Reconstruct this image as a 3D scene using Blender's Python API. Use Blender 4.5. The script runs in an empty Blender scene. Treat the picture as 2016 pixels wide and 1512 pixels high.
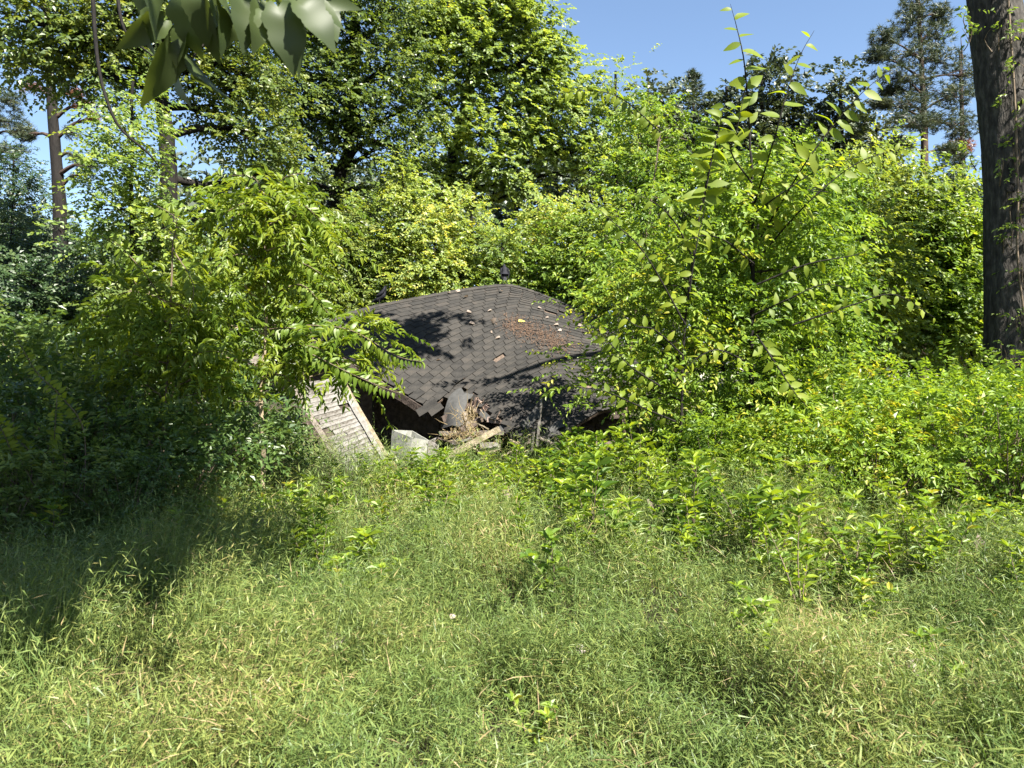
import bpy, math
import numpy as np
from mathutils import Vector, Matrix
sc = bpy.context.scene
C = sc.collection
# ------------------------------------------------------------------ camera, sky, sun, exposure
F = 1456.0; HORIZ = 745.0; EYE = 1.6
PITCH = math.atan((756 - HORIZ) / F)
cam_d = bpy.data.cameras.new('camera'); cam = bpy.data.objects.new('camera', cam_d); C.objects.link(cam)
cam.location = (0, 0, EYE); cam.rotation_euler = (math.pi / 2 - PITCH, 0, 0)
cam_d.sensor_width = 36; cam_d.lens = 36 * F / 2016; cam_d.clip_end = 2000; cam_d.clip_start = 0.05
sc.camera = cam
cam_d.dof.use_dof = True; cam_d.dof.focus_distance = 12.0; cam_d.dof.aperture_fstop = 8.0
SUN_EL = math.radians(51)
TRAVEL = Vector((-0.60, 0.80))            # horizontal direction the light travels
w = bpy.data.worlds.new('World'); sc.world = w; w.use_nodes = True
nt = w.node_tree; nt.nodes.clear()
sky = nt.nodes.new('ShaderNodeTexSky'); sky.sky_type = 'NISHITA'; sky.sun_disc = False
sky.sun_elevation = SUN_EL
sky.sun_rotation = math.atan2(-TRAVEL.x, -TRAVEL.y)
sky.air_density = 1.0; sky.dust_density = 0.3; sky.ozone_density = 1.6
bg = nt.nodes.new('ShaderNodeBackground'); bg.inputs['Strength'].default_value = 0.0505
wo = nt.nodes.new('ShaderNodeOutputWorld')
nt.links.new(sky.outputs[0], bg.inputs[0]); nt.links.new(bg.outputs[0], wo.inputs[0])
sd = bpy.data.lights.new('sun', 'SUN'); sd.energy = 5.0; sd.angle = math.radians(0.5); sd.color = (1.0, 0.95, 0.86)
so = bpy.data.objects.new('sun', sd); C.objects.link(so)
ldir = Vector((TRAVEL.x * math.cos(SUN_EL), TRAVEL.y * math.cos(SUN_EL), -math.sin(SUN_EL)))
so.rotation_euler = ldir.to_track_quat('-Z', 'Y').to_euler(); so.location = (8, -10, 20)
vs = sc.view_settings; vs.view_transform = 'Standard'; vs.look = 'None'; vs.exposure = 2.25; vs.gamma = 1; vs.use_curve_mapping = False
sc.cycles.max_bounces = 7; sc.cycles.diffuse_bounces = 4; sc.cycles.glossy_bounces = 2
sc.cycles.transmission_bounces = 8; sc.cycles.transparent_max_bounces = 4
SUNV = np.array([-ldir.x, -ldir.y, -ldir.z])
# ------------------------------------------------------------------ helpers
R0 = np.random.default_rng(7)
cp, sp_ = math.cos(PITCH), math.sin(PITCH)
def at(px, py, D):
    """world point at the distance D (world Y) that a sight line from the photographer meets"""
    u = (px - 1008) / F; v = (756 - py) / F
    y = cp + v * sp_; z = -sp_ + v * cp
    k = D / y
    return np.array([u * k, D, EYE + z * k])
def proj(p):
    p = np.asarray(p); q = p - np.array([0, 0, EYE])
    yy = q[..., 1] * cp - q[..., 2] * sp_; vv = q[..., 1] * sp_ + q[..., 2] * cp
    return 1008 + F * q[..., 0] / yy, 756 - F * vv / yy
def gh(x, y):
    x = np.asarray(x, float); y = np.asarray(y, float)
    h = 0.10 * np.sin(x * 0.9 + 1.3) * np.cos(y * 0.7 + .4) + 0.07 * np.sin(x * 2.1 + y * 1.3) + 0.03 * np.sin(x * 3.7 - y * 2.9)
    h = h + 0.25 * np.clip((x - 4) / 6, 0, 1) * np.clip((y - 5) / 6, 0, 1)
    return h * np.clip(1.4 - np.hypot(x, y) / 60, 0, 1)
def nrm(a):
    return a / np.maximum(np.linalg.norm(a, axis=-1, keepdims=True), 1e-9)

class MB:
    def __init__(s): s.v = []; s.f = []; s.n = 0; s.r = []; s.m = []
    def add(s, v, f, r=None, m=0):
        v = np.asarray(v, float).reshape(-1, 3); f = np.asarray(f, int)
        s.v.append(v); s.f.append(f + s.n); s.n += len(v)
        s.r.append(np.full(len(f), .5) if r is None else np.broadcast_to(np.asarray(r, float), (len(f),)).copy())
        s.m.append(np.full(len(f), m, int))
    def mesh(s, name, mats, smooth=False):
        v = np.concatenate(s.v); me = bpy.data.meshes.new(name)
        tot = np.concatenate([np.full(len(f), f.shape[1]) for f in s.f])
        loops = np.concatenate([f.ravel() for f in s.f])
        me.vertices.add(len(v)); me.vertices.foreach_set('co', v.astype(np.float32).ravel())
        me.loops.add(len(loops)); me.loops.foreach_set('vertex_index', loops.astype(np.int32))
        me.polygons.add(len(tot))
        me.polygons.foreach_set('loop_start', (np.cumsum(tot) - tot).astype(np.int32))
        me.polygons.foreach_set('loop_total', tot.astype(np.int32))
        me.polygons.foreach_set('material_index', np.concatenate(s.m).astype(np.int32))
        me.polygons.foreach_set('use_smooth', np.full(len(tot), smooth))
        a = me.attributes.new('rnd', 'FLOAT', 'FACE'); a.data.foreach_set('value', np.concatenate(s.r).astype(np.float32))
        for m in (mats if isinstance(mats, (list, tuple)) else [mats]): me.materials.append(m)
        me.update(calc_edges=True)
        return me
    def obj(s, name, mats, parent=None, smooth=False, loc=None):
        me = s.mesh(name, mats, smooth); o = bpy.data.objects.new(name, me); C.objects.link(o)
        if parent is not None:
            o.parent = parent; o.location = -np.array(parent.location) if loc is None else loc
        elif loc is not None: o.location = loc
        return o
def tag(o, label=None, cat=None, group=None, kind=None):
    if label: o['label'] = label
    if cat: o['category'] = cat
    if group: o['group'] = group
    if kind: o['kind'] = kind
    return o
def thing(name, label, cat, loc, group=None):
    o = bpy.data.objects.new(name, None); C.objects.link(o); o.location = loc; o.empty_display_size = .2
    return tag(o, label, cat, group)
def tube(mb, pts, rad, sides=6, rough=0, rng=R0, m=0, cap=True):
    pts = np.asarray(pts, float); n = len(pts); rad = np.broadcast_to(np.asarray(rad, float), (n,))
    t = nrm(np.gradient(pts, axis=0)); ref = np.array([0, 0, 1.]) if abs(t[0, 2]) < .9 else np.array([1., 0, 0])
    a = nrm(np.cross(t, ref)); b = np.cross(t, a)
    ang = np.arange(sides) * 2 * math.pi / sides
    rr = rad[:, None] * (1 + rough * rng.standard_normal((n, sides)))
    v = pts[:, None] + rr[..., None] * (np.cos(ang)[None, :, None] * a[:, None] + np.sin(ang)[None, :, None] * b[:, None])
    i = np.arange(n - 1)[:, None] * sides; j = np.arange(sides)[None]; k = (j + 1) % sides
    f = np.stack([i + j, i + k, i + sides + k, i + sides + j], -1).reshape(-1, 4)
    base = mb.n; mb.add(v, f, m=m)
    if cap and sides == 4:
        mb.f.append(np.array([[base + 3, base + 2, base + 1, base], [base + (n - 1) * 4 + q for q in range(4)]])); mb.r.append(np.full(2, .5)); mb.m.append(np.full(2, m, int))
def curve(pts, n=12):
    pts = np.asarray(pts, float); k = len(pts)
    if k == 2: return pts[0] + (pts[1] - pts[0]) * np.linspace(0, 1, n)[:, None]
    P = np.vstack([2 * pts[0] - pts[1], pts, 2 * pts[-1] - pts[-2]]); out = []
    for t in np.linspace(0, k - 1, n):
        i = min(int(t), k - 2); u = t - i; a, b, c, d = P[i:i + 4]
        out.append(.5 * (2 * b + (c - a) * u + (2 * a - 5 * b + 4 * c - d) * u * u + (3 * b - a - 3 * c + d) * u ** 3))
    return np.array(out)
T2 = (np.array([(0, 0, 0), (.5, .42, .14), (0, 1, -.08), (-.5, .42, .14)]), np.array([[0, 1, 2], [0, 2, 3]]))
T4 = (np.array([(0, 0, 0), (.40, .26, .10), (.36, .62, .10), (0, 1, -.14), (-.36, .62, .10), (-.40, .26, .10)]), np.array([[0, 1, 2, 3], [0, 3, 4, 5]]))
TG = (np.array([(.5, 0, 0), (-.5, 0, 0), (-.45, .55, .12), (.45, .55, .12), (0, 1, -.05)]), None)
def put_leaves(mb, pos, d, n, L, W, T=T2, r=None, m=0):
    tv, tf = T; N = len(pos)
    d = nrm(d); s = nrm(np.cross(d, n)); nn = np.cross(s, d)
    L = np.broadcast_to(L, (N,))[:, None, None]; W = np.broadcast_to(W, (N,))[:, None, None]
    v = pos[:, None] + tv[None, :, 0:1] * W * s[:, None] + tv[None, :, 1:2] * L * d[:, None] + tv[None, :, 2:3] * L * nn[:, None]
    f = (tf[None] + (np.arange(N) * len(tv))[:, None, None]).reshape(-1, tf.shape[1])
    r = np.random.default_rng(N).random(N) if r is None else r
    mb.add(v, f, np.repeat(r, len(tf)), m)
# ------------------------------------------------------------------ materials
def mat(name):
    m = bpy.data.materials.new(name); m.use_nodes = True; m.node_tree.nodes.clear()
    o = m.node_tree.nodes.new('ShaderNodeOutputMaterial'); return m, m.node_tree, o
def N(t, k, **kw):
    n = t.nodes.new('ShaderNode' + k)
    for a, b in kw.items(): setattr(n, a, b)
    return n
def ramp(t, cols, fac):
    r = N(t, 'ValToRGB'); e = r.color_ramp.elements
    while len(e) < len(cols): e.new(.5)
    for i, (p, c) in enumerate(cols): e[i].position = p; e[i].color = (*c, 1)
    t.links.new(fac, r.inputs[0]); return r.outputs[0]
def leaf_mat(name, cols, trans=.42, tint=(1.35, 1.25, .45), rough=.42, spec=.35, ns=1.2):
    m, t, o = mat(name)
    a = N(t, 'Attribute', attribute_name='rnd'); oi = N(t, 'ObjectInfo'); g = N(t, 'NewGeometry')
    nz = N(t, 'TexNoise'); nz.inputs['Scale'].default_value = ns; nz.inputs['Detail'].default_value = 2
    t.links.new(g.outputs['Position'], nz.inputs['Vector'])
    ad = N(t, 'MapRange'); t.links.new(nz.outputs[0], ad.inputs[0]); ad.inputs[1].default_value = .3; ad.inputs[2].default_value = .7; ad.inputs[3].default_value = -.28; ad.inputs[4].default_value = .28
    s = N(t, 'Math', operation='ADD'); t.links.new(a.outputs['Fac'], s.inputs[0]); t.links.new(ad.outputs[0], s.inputs[1])
    s2 = N(t, 'Math', operation='MULTIPLY_ADD'); t.links.new(oi.outputs['Random'], s2.inputs[0]); s2.inputs[1].default_value = .44; t.links.new(s.outputs[0], s2.inputs[2])
    s3 = N(t, 'Math', operation='ADD'); s3.inputs[1].default_value = -.22; t.links.new(s2.outputs[0], s3.inputs[0])
    c = ramp(t, cols, s3.outputs[0])
    p = N(t, 'BsdfPrincipled'); p.inputs['Roughness'].default_value = rough; p.inputs['Specular IOR Level'].default_value = spec
    t.links.new(c, p.inputs['Base Color'])
    mx = N(t, 'Mix', data_type='RGBA', blend_type='MULTIPLY'); mx.inputs[0].default_value = 1; t.links.new(c, mx.inputs[6]); mx.inputs[7].default_value = (*[x * 1.35 for x in tint], 1)
    tr = N(t, 'BsdfTranslucent'); t.links.new(mx.outputs[2], tr.inputs[0])
    ms = N(t, 'MixShader'); ms.inputs[0].default_value = trans
    t.links.new(p.outputs[0], ms.inputs[1]); t.links.new(tr.outputs[0], ms.inputs[2]); t.links.new(ms.outputs[0], o.inputs[0])
    return m
def rough_mat(name, cols, scale=8, stretch=(1, 1, 1), rough=.85, bump=.3, bscale=None, per=0.0, coords='Object', spec=.25):
    m, t, o = mat(name)
    tc = N(t, 'TexCoord'); mp = N(t, 'Mapping'); mp.inputs['Scale'].default_value = stretch
    t.links.new(tc.outputs[coords], mp.inputs[0])
    nz = N(t, 'TexNoise'); nz.inputs['Scale'].default_value = scale; nz.inputs['Detail'].default_value = 7; nz.inputs['Roughness'].default_value = .65
    t.links.new(mp.outputs[0], nz.inputs['Vector'])
    a = N(t, 'Attribute', attribute_name='rnd'); oi = N(t, 'ObjectInfo')
    s = N(t, 'Math', operation='ADD'); t.links.new(oi.outputs['Random'], s.inputs[0]); t.links.new(a.outputs['Fac'], s.inputs[1])
    fr = N(t, 'Math', operation='FRACT'); t.links.new(s.outputs[0], fr.inputs[0])
    s2 = N(t, 'Math', operation='MULTIPLY_ADD'); t.links.new(fr.outputs[0], s2.inputs[0]); s2.inputs[1].default_value = per; t.links.new(nz.outputs[0], s2.inputs[2])
    s3 = N(t, 'Math', operation='ADD'); s3.inputs[1].default_value = -per / 2; t.links.new(s2.outputs[0], s3.inputs[0])
    c = ramp(t, cols, s3.outputs[0])
    p = N(t, 'BsdfPrincipled'); p.inputs['Roughness'].default_value = rough; p.inputs['Specular IOR Level'].default_value = spec
    t.links.new(c, p.inputs['Base Color'])
    n2 = N(t, 'TexNoise'); n2.inputs['Scale'].default_value = bscale or scale * 3; n2.inputs['Detail'].default_value = 6
    t.links.new(mp.outputs[0], n2.inputs['Vector'])
    b = N(t, 'Bump'); b.inputs['Strength'].default_value = bump; b.inputs['Distance'].default_value = .03
    t.links.new(n2.outputs[0], b.inputs['Height']); t.links.new(b.outputs[0], p.inputs['Normal'])
    t.links.new(p.outputs[0], o.inputs[0]); return m
M = {}
M['maple'] = leaf_mat('maple leaves', [(0, (0.09213, 0.1382, 0.04212)), (.5, (0.1934, 0.258, 0.07371)), (.85, (0.3132, 0.35, 0.07897)), (1, (0.4423, 0.3686, 0.09212))], .48)
M['oak'] = leaf_mat('oak leaves', [(0, (0.05506, 0.09009, 0.02317)), (.6, (0.1022, 0.1426, 0.03604)), (1, (0.173, 0.1952, 0.04505))], .42, rough=.38)
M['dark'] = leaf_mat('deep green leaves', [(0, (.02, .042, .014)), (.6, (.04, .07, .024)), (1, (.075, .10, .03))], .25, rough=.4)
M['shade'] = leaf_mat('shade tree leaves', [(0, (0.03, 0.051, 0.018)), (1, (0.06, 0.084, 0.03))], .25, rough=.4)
M['under'] = leaf_mat('thicket leaves', [(0, (0.07101, 0.1164, 0.02881)), (.55, (0.1341, 0.1963, 0.0419)), (1, (0.2367, 0.2764, 0.04583))], .45)
M['lush'] = leaf_mat('yellow green leaves', [(0, (0.06808, 0.1255, 0.02328)), (.5, (0.1309, 0.2053, 0.02793)), (.9, (0.1991, 0.2679, 0.03491)), (1, (0.2829, 0.2851, 0.04655))], .45)
M['shrub'] = leaf_mat('bright shrub leaves', [(0, (0.07245, 0.1293, 0.0207)), (.5, (0.1293, 0.207, 0.02588)), (.94, (0.207, 0.2795, 0.03105)), (1, (0.288, 0.279, 0.036))], .42)
M['elmleaf'] = leaf_mat('big sapling leaves', [(0, (0.08034, 0.1272, 0.01192)), (.5, (0.1392, 0.1858, 0.0164)), (1, (0.2036, 0.2347, 0.02236))], .5, rough=.5, spec=.25)
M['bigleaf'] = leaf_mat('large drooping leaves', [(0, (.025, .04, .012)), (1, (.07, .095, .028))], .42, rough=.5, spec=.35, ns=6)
M['autumn'] = leaf_mat('turning leaves', [(0, (.09, .11, .03)), (.5, (.16, .15, .04)), (1, (.24, .14, .06))], .35)
M['weed'] = leaf_mat('weed leaves', [(0, (0.06461, 0.1251, 0.01781)), (.5, (0.1292, 0.1981, 0.02137)), (1, (0.2154, 0.2814, 0.02672))], .42)
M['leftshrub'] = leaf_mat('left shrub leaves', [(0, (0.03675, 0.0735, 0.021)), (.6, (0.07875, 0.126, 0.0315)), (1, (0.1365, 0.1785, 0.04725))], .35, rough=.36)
M['walnut'] = leaf_mat('pinnate leaves', [(0, (0.06464, 0.1148, 0.01404)), (.6, (0.124, 0.1795, 0.01931)), (1, (0.1939, 0.2344, 0.02633))], .45)
M['pine'] = leaf_mat('pine needles', [(0, (0.0207, 0.0345, 0.0207)), (.6, (0.03795, 0.0552, 0.02898)), (1, (0.069, 0.0828, 0.0414))], .15, rough=.5)
M['brown'] = leaf_mat('dead needles', [(0, (.10, .05, .03)), (1, (.22, .10, .06))], .2)
M['far'] = leaf_mat('distant leaves', [(0, (0.0276, 0.0414, 0.02208)), (.6, (0.0483, 0.06555, 0.0345)), (1, (0.0828, 0.0966, 0.04485))], .2, ns=.3)
M['grass'] = leaf_mat('grass blades', [(0, (0.03763, 0.07069, 0.01756)), (.5, (0.09878, 0.1431, 0.0383)), (.9, (0.174, 0.1954, 0.05187)), (.96, (0.207, 0.1913, 0.06384)), (1, (0.2352, 0.183, 0.08778))], .26, tint=(1.1, 1.2, .5), rough=.45, spec=.25, ns=.9)
M['straw'] = leaf_mat('dry grass', [(0, (0.1547, 0.1083, 0.05414)), (1, (0.3249, 0.2552, 0.1392))], .25)
M['deadleaf'] = leaf_mat('dry curled leaf', [(0, (0.1568, 0.1215, 0.09408)), (1, (0.2822, 0.2352, 0.196))], .25, tint=(1, .9, .7))
M['bark'] = rough_mat('grey bark', [(.3, (0.01147, 0.009945, 0.008415)), (.5, (0.03442, 0.0306, 0.02601)), (.72, (0.08415, 0.0765, 0.06579))], 16, (1, 1, .28), bump=1.0, bscale=30)
M['dark_shade_bark'] = rough_mat('dark bark with painted shade', [(.3, (0.003168, 0.002534, 0.002059)), (.6, (0.01109, 0.008712, 0.007128)), (.8, (0.02218, 0.01822, 0.01426))], 8, (1, 1, .25), bump=.8)  # bark colour darkened further to stand in for shade on the trunks
M['pinebark'] = rough_mat('pine bark', [(.3, (0.0168, 0.0112, 0.00896)), (.55, (0.056, 0.0364, 0.028)), (.8, (0.112, 0.0784, 0.0616))], 7, (1, 1, .4), bump=.8)
M['stem'] = rough_mat('young stem bark', [(.3, (.06, .045, .03)), (.7, (.17, .13, .09))], 30, (1, 1, .2))
M['palestem'] = rough_mat('pale sapling bark', [(.3, (.14, .11, .07)), (.7, (.36, .28, .19))], 30, (1, 1, .2))
M['soil'] = rough_mat('soil and thatch', [(.3, (0.01309, 0.01071, 0.006545)), (.5, (0.02975, 0.02499, 0.01428)), (.75, (0.06545, 0.05355, 0.02975))], 1.5, coords='Object', bump=.6, bscale=25)
M['shingle'] = rough_mat('weathered shingle', [(.25, (0.01526, 0.01471, 0.01401)), (.45, (0.02645, 0.02486, 0.02253)), (.62, (0.0356, 0.03246, 0.02854)), (.85, (0.05087, 0.04311, 0.03604))], 5, per=.26, rough=.92, bump=.35, bscale=160, spec=.18)
M['shingle_edge'] = rough_mat('faded shingle', [(.3, (0.03272, 0.03272, 0.03179)), (.7, (0.06077, 0.05984, 0.05704))], 12, rough=.85, bump=.3, bscale=100)
M['deck'] = rough_mat('roof boards', [(.3, (.04, .03, .022)), (.7, (.14, .10, .075))], 12, (1, .2, 1))
M['wood'] = rough_mat('weathered wood', [(.3, (0.0612, 0.051, 0.0408)), (.55, (0.136, 0.1156, 0.0952)), (.8, (0.2176, 0.1904, 0.1632))], 14, (1, 1, 1), per=.25, bump=.5)
M['palewood'] = rough_mat('pale plank', [(.3, (0.1224, 0.09792, 0.0612)), (.55, (0.2366, 0.1999, 0.1387)), (.8, (0.3264, 0.2856, 0.2203))], 12, per=.2, bump=.5)
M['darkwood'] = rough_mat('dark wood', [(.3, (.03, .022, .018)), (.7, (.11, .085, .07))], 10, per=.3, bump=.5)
M['paint'] = rough_mat('flaking white paint', [(.30, (0.03764, 0.03136, 0.02509)), (.42, (0.08364, 0.07528, 0.06273)), (.55, (0.1338, 0.1255, 0.1129)), (.8, (0.184, 0.1756, 0.1589))], 11, (1, 1, 1), per=.2, bump=.4, rough=.7)
M['metal'] = rough_mat('dull white enamel', [(.3, (0.1849, 0.1895, 0.1617)), (.5, (0.2773, 0.2773, 0.2451)), (.8, (0.3328, 0.3281, 0.2958))], 3, rough=.45, bump=.05, spec=.4)
M['felt'] = rough_mat('black felt', [(.3, (.012, .012, .013)), (.7, (.04, .04, .042))], 9)
M['feather'] = rough_mat('black feathers', [(.3, (.006, .006, .008)), (.7, (.022, .022, .028))], 30, rough=.7, spec=.12)
M['birdskin'] = rough_mat('bird head skin', [(.3, (.015, .014, .015)), (.7, (.045, .04, .04))], 40)
M['birdleg'] = rough_mat('bird leg', [(.3, (.16, .15, .14)), (.7, (.3, .28, .26))], 40)
M['litter'] = rough_mat('pine straw', [(.3, (0.0432, 0.0243, 0.01512)), (.7, (0.1188, 0.0756, 0.0486))], 20, per=.4)
M['yellowleaf'] = leaf_mat('yellow fallen leaf', [(0, (.45, .38, .07)), (1, (.6, .5, .1))], .2)
M['pink'] = rough_mat('splintered pinkish wood', [(.3, (0.12, 0.078, 0.06)), (.7, (0.312, 0.24, 0.204))], 18, per=.4)
# ------------------------------------------------------------------ ground
mb = MB()
ys = np.concatenate([np.linspace(-12, 30, 85), np.linspace(34, 600, 20)]); xs = np.concatenate([np.linspace(-500, -22, 12), np.linspace(-20, 20, 81), np.linspace(22, 500, 12)])
X, Y = np.meshgrid(xs, ys); nx = len(xs)
mb.add(np.stack([X, Y, gh(X, Y)], -1), (np.arange(len(ys) - 1)[:, None, None] * nx + np.arange(nx - 1)[None, :, None] + np.array([0, 1, nx + 1, nx])).reshape(-1, 4))
tag(mb.obj('ground', M['soil'], smooth=True), kind='structure')
# ------------------------------------------------------------------ the collapsed house
G = [[(590, 648, 16.0), (740, 602, 17.0), (1000, 560, 18.0), (1180, 627, 17.6)],
     [(720, 728, 15.1), (850, 655, 16.1), (1020, 598, 17.2), (1212, 655, 17.0)],
     [(845, 806, 14.3), (925, 738, 15.2), (1050, 665, 16.2), (1245, 692, 16.2)],
     [(950, 866, 13.6), (1003, 792, 14.2), (1100, 735, 15.0), (1285, 738, 15.3)],
     [(1045, 905, 13.2), (1105, 858, 13.5), (1190, 806, 14.2), (1330, 800, 14.5)]]
GP = np.array([[at(*q) for q in r] for r in G])
def cr(P, t):
    k = len(P); Q = np.concatenate([[2 * P[0] - P[1]], P, [2 * P[-1] - P[-2]]]); x = t * (k - 1); i = int(min(max(math.floor(x), 0), k - 2)); u = x - i
    a, b, c, d = Q[i:i + 4]
    return .5 * .5 * (2 * b + (c - a) * u + (2 * a - 5 * b + 4 * c - d) * u * u + (3 * b - a - 3 * c + d) * u ** 3) + .5 * (b + (c - b) * u)
_cache = {}
def roofP(a, s):
    k = round(a, 5)
    if k not in _cache: _cache[k] = np.array([cr(GP[:, j], a) for j in range(4)])
    return cr(_cache[k], s)
def roofN(a, s):
    n = np.cross(roofP(a, s + .02) - roofP(a, s - .02), roofP(a - .02, s) - roofP(a + .02, s)); return n / np.linalg.norm(n)
BX = [560, 590, 700, 770, 830, 850, 905, 925, 950, 985, 1010, 1060, 1110, 1330]
BY = [640, 660, 728, 772, 800, 806, 764, 770, 800, 838, 850, 862, 868, 862]
house = thing('collapsed_house', 'collapsed old house with its dark shingled roof slumped down into the weeds', 'house', (0, 15.5, 0))
roof_mb = MB(); na, ns = 60, 60
def add_roof(mbx, off, th):
    keep = []; top = {}
    A = np.linspace(0, 1, na + 1); S = np.linspace(0, 1, ns + 1)
    P = np.array([[roofP(a, s) for s in S] for a in A]); Nn = np.array([[roofN(a, s) for s in S] for a in A])
    U = P - Nn * off; L = P - Nn * (off + th)
    cx, cy = proj((U[:-1, :-1] + U[1:, 1:]) / 2)
    lim = np.interp(cx, BX, BY) + R0.normal(0, 1.2, cx.shape)
    k = cy < lim - 4
    m = ns + 1; nv = (na + 1) * m; f = []
    for i in range(na):
        for j in range(ns):
            if not k[i, j]: continue
            a, b, c, d = i * m + j, i * m + j + 1, (i + 1) * m + j + 1, (i + 1) * m + j
            f.append((d, c, b, a)); f.append((a + nv, b + nv, c + nv, d + nv))
            for (ii, jj, e, g) in ((i - 1, j, a, b), (i, j + 1, b, c), (i + 1, j, c, d), (i, j - 1, d, a)):
                if ii < 0 or jj < 0 or ii >= na or jj >= ns or not k[ii, jj]: f.append((e, g, g + nv, e + nv))
    mbx.add(np.concatenate([U.reshape(-1, 3), L.reshape(-1, 3)]), f)
add_roof(roof_mb, .03, .05)
deck = roof_mb.obj('roof', M['deck'], house)
NC = 36; tabs = []
for i in range(NC):
    a0 = i / NC; a1 = (i + 1) / NC; am = (a0 + a1) / 2
    S = np.linspace(0, 1, 41); line = np.array([roofP(am, s) for s in S]); cl = np.concatenate([[0], np.cumsum(np.linalg.norm(np.diff(line, axis=0), axis=1))])
    nt_ = cl[-1] / .31; st = (0 if i % 2 else .5) + R0.normal(0, .03)
    for j in range(-1, int(nt_) + 1):
        s0, s1 = [float(np.interp(np.clip((j + st + q) * .31, 0, cl[-1]), cl, S)) for q in (.02, .975)]
        if s1 - s0 < .008: continue
        P = roofP(am, (s0 + s1) / 2); px, py = proj(P)
        if py > np.interp(px, BX, BY): continue
        edge = np.interp(px, BX, BY) - py
        if R0.random() < (.012 if edge > 40 else .07): continue
        lift = R0.uniform(.010, .02) + (R0.uniform(0, .05) if edge < 22 else 0); sk = R0.normal(0, .0012 if edge > 20 else .004)
        n = roofN(am, (s0 + s1) / 2); up = n * .004; lo = n * lift; th = n * .007
        bot = a1 + .06 / NC
        c = [roofP(a0 - .1 / NC if a0 > .1 / NC else 0, s0) + up, roofP(a0 - .1 / NC if a0 > .1 / NC else 0, s1) + up, roofP(min(bot, 1) + sk, s1) + lo, roofP(min(bot, 1) - sk, s0) + lo]
        tabs.append((py, px, [q for q in c] + [q - th for q in c], i))
BF = np.array([[3, 2, 1, 0], [4, 5, 6, 7], [0, 1, 5, 4], [1, 2, 6, 5], [2, 3, 7, 6], [3, 0, 4, 7]])
hl = np.array(house.location)
tabs.sort(key=lambda q: -(q[0] - .25 * abs(q[1] - 930)))
rest = MB()
for k, (py, px, v, i) in enumerate(tabs):
    if k < 295:
        m_ = MB(); v = np.array(v); cen = v.mean(0); m_.add(v - cen, BF)
        m_.obj('shingle', M['shingle'], deck, loc=cen)
    else: rest.add(v, BF, R0.random())
tag(rest.obj('shingle_field', M['shingle'], deck, loc=(0, 0, 0)), kind='stuff')
# ridge caps along the crest
S = np.linspace(.18, 1.0, 34)
for a, b in zip(S[:-1], S[1:]):
    p, q = roofP(0, a), roofP(0, min(b + .006, 1)); n = roofN(0.01, a); dn = (roofP(.03, a) - roofP(0, a)); dn /= np.linalg.norm(dn)
    bk = np.array([0, 1, -.6]) * .09; li = np.array([0, 0, .018]); l2 = np.array([0, 0, .034])
    v = np.array([p + dn * .11 + n * .02, q + dn * .11 + n * .03, q + l2, p + li, p + bk + li * .5, q + bk + l2 * .5])
    cen = v.mean(0); m_ = MB(); m_.add(v - cen, [[0, 1, 2, 3], [3, 2, 5, 4]]); th = v - cen - np.array([0, 0, .008])
    m_.add(th, [[3, 2, 1, 0], [4, 5, 2, 3]]); m_.add(np.concatenate([v - cen, th]), [[0, 6, 7, 1], [1, 7, 8, 2], [2, 8, 11, 5], [4, 10, 6, 0]])
    m_.obj('ridge_cap', M['shingle'], deck, loc=cen)
# back slope, side and back walls
mb = MB(); S = np.linspace(0, 1, 30); rp = np.array([roofP(0, s) for s in S])
lo = rp + np.array([0, 1.9, 0]); lo[:, 2] = np.maximum(rp[:, 2] - 1.7, .6)
g = np.concatenate([rp - [0, 0, .03], lo, rp - [0, 0, .09], lo - [0, 0, .06]]); n_ = 30
mb.add(g, [(i, i + 1, i + 1 + n_, i + n_) for i in range(n_ - 1)] + [(i + 2 * n_, i + 3 * n_, i + 1 + 3 * n_, i + 1 + 2 * n_) for i in range(n_ - 1)])
mb.obj('back_slope', M['shingle'], house)
def box_mb(mb, c, sx, sy, sz, rot=None, m=0, jit=0, rng=R0):
    v = np.array([(x, y, z) for z in (-.5, .5) for y in (-.5, .5) for x in (-.5, .5)]) * [sx, sy, sz]
    v = v[[0, 1, 3, 2, 4, 5, 7, 6]] + rng.normal(0, 1, (8, 3)) * jit
    if rot is not None: v = v @ np.array(rot).T
    mb.add(v + np.asarray(c), [[3, 2, 1, 0], [4, 5, 6, 7], [0, 1, 5, 4], [1, 2, 6, 5], [2, 3, 7, 6], [3, 0, 4, 7]], m=m)
def bar(mb, p, q, w_, t_, up=(0, 0, 1), nseg=6, jit=.004, m=0):
    """a sawn board between two points: width w_ across `up` x axis, thickness t_"""
    p = np.asarray(p, float); q = np.asarray(q, float); d = (q - p) / np.linalg.norm(q - p)
    up = np.asarray(up, float); a = np.cross(d, up); a /= np.linalg.norm(a); b = np.cross(a, d)
    T = np.linspace(0, 1, nseg); c = p + (q - p) * T[:, None] + R0.normal(0, jit, (nseg, 3))
    rg = []
    for (sx, sy) in ((-.5, -.5), (.5, -.5), (.5, .5), (-.5, .5)): rg.append(c + a * w_ * sx + b * t_ * sy)
    v = np.stack(rg, 1); base = [[3, 2, 1, 0], [(nseg - 1) * 4 + q_ for q_ in range(4)]]
    i = np.arange(nseg - 1)[:, None] * 4; j = np.arange(4)[None]; k = (j + 1) % 4
    f = np.concatenate([np.stack([i + j, i + k, i + 4 + k, i + 4 + j], -1).reshape(-1, 4), base])
    mb.add(v, f, m=m)
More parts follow.
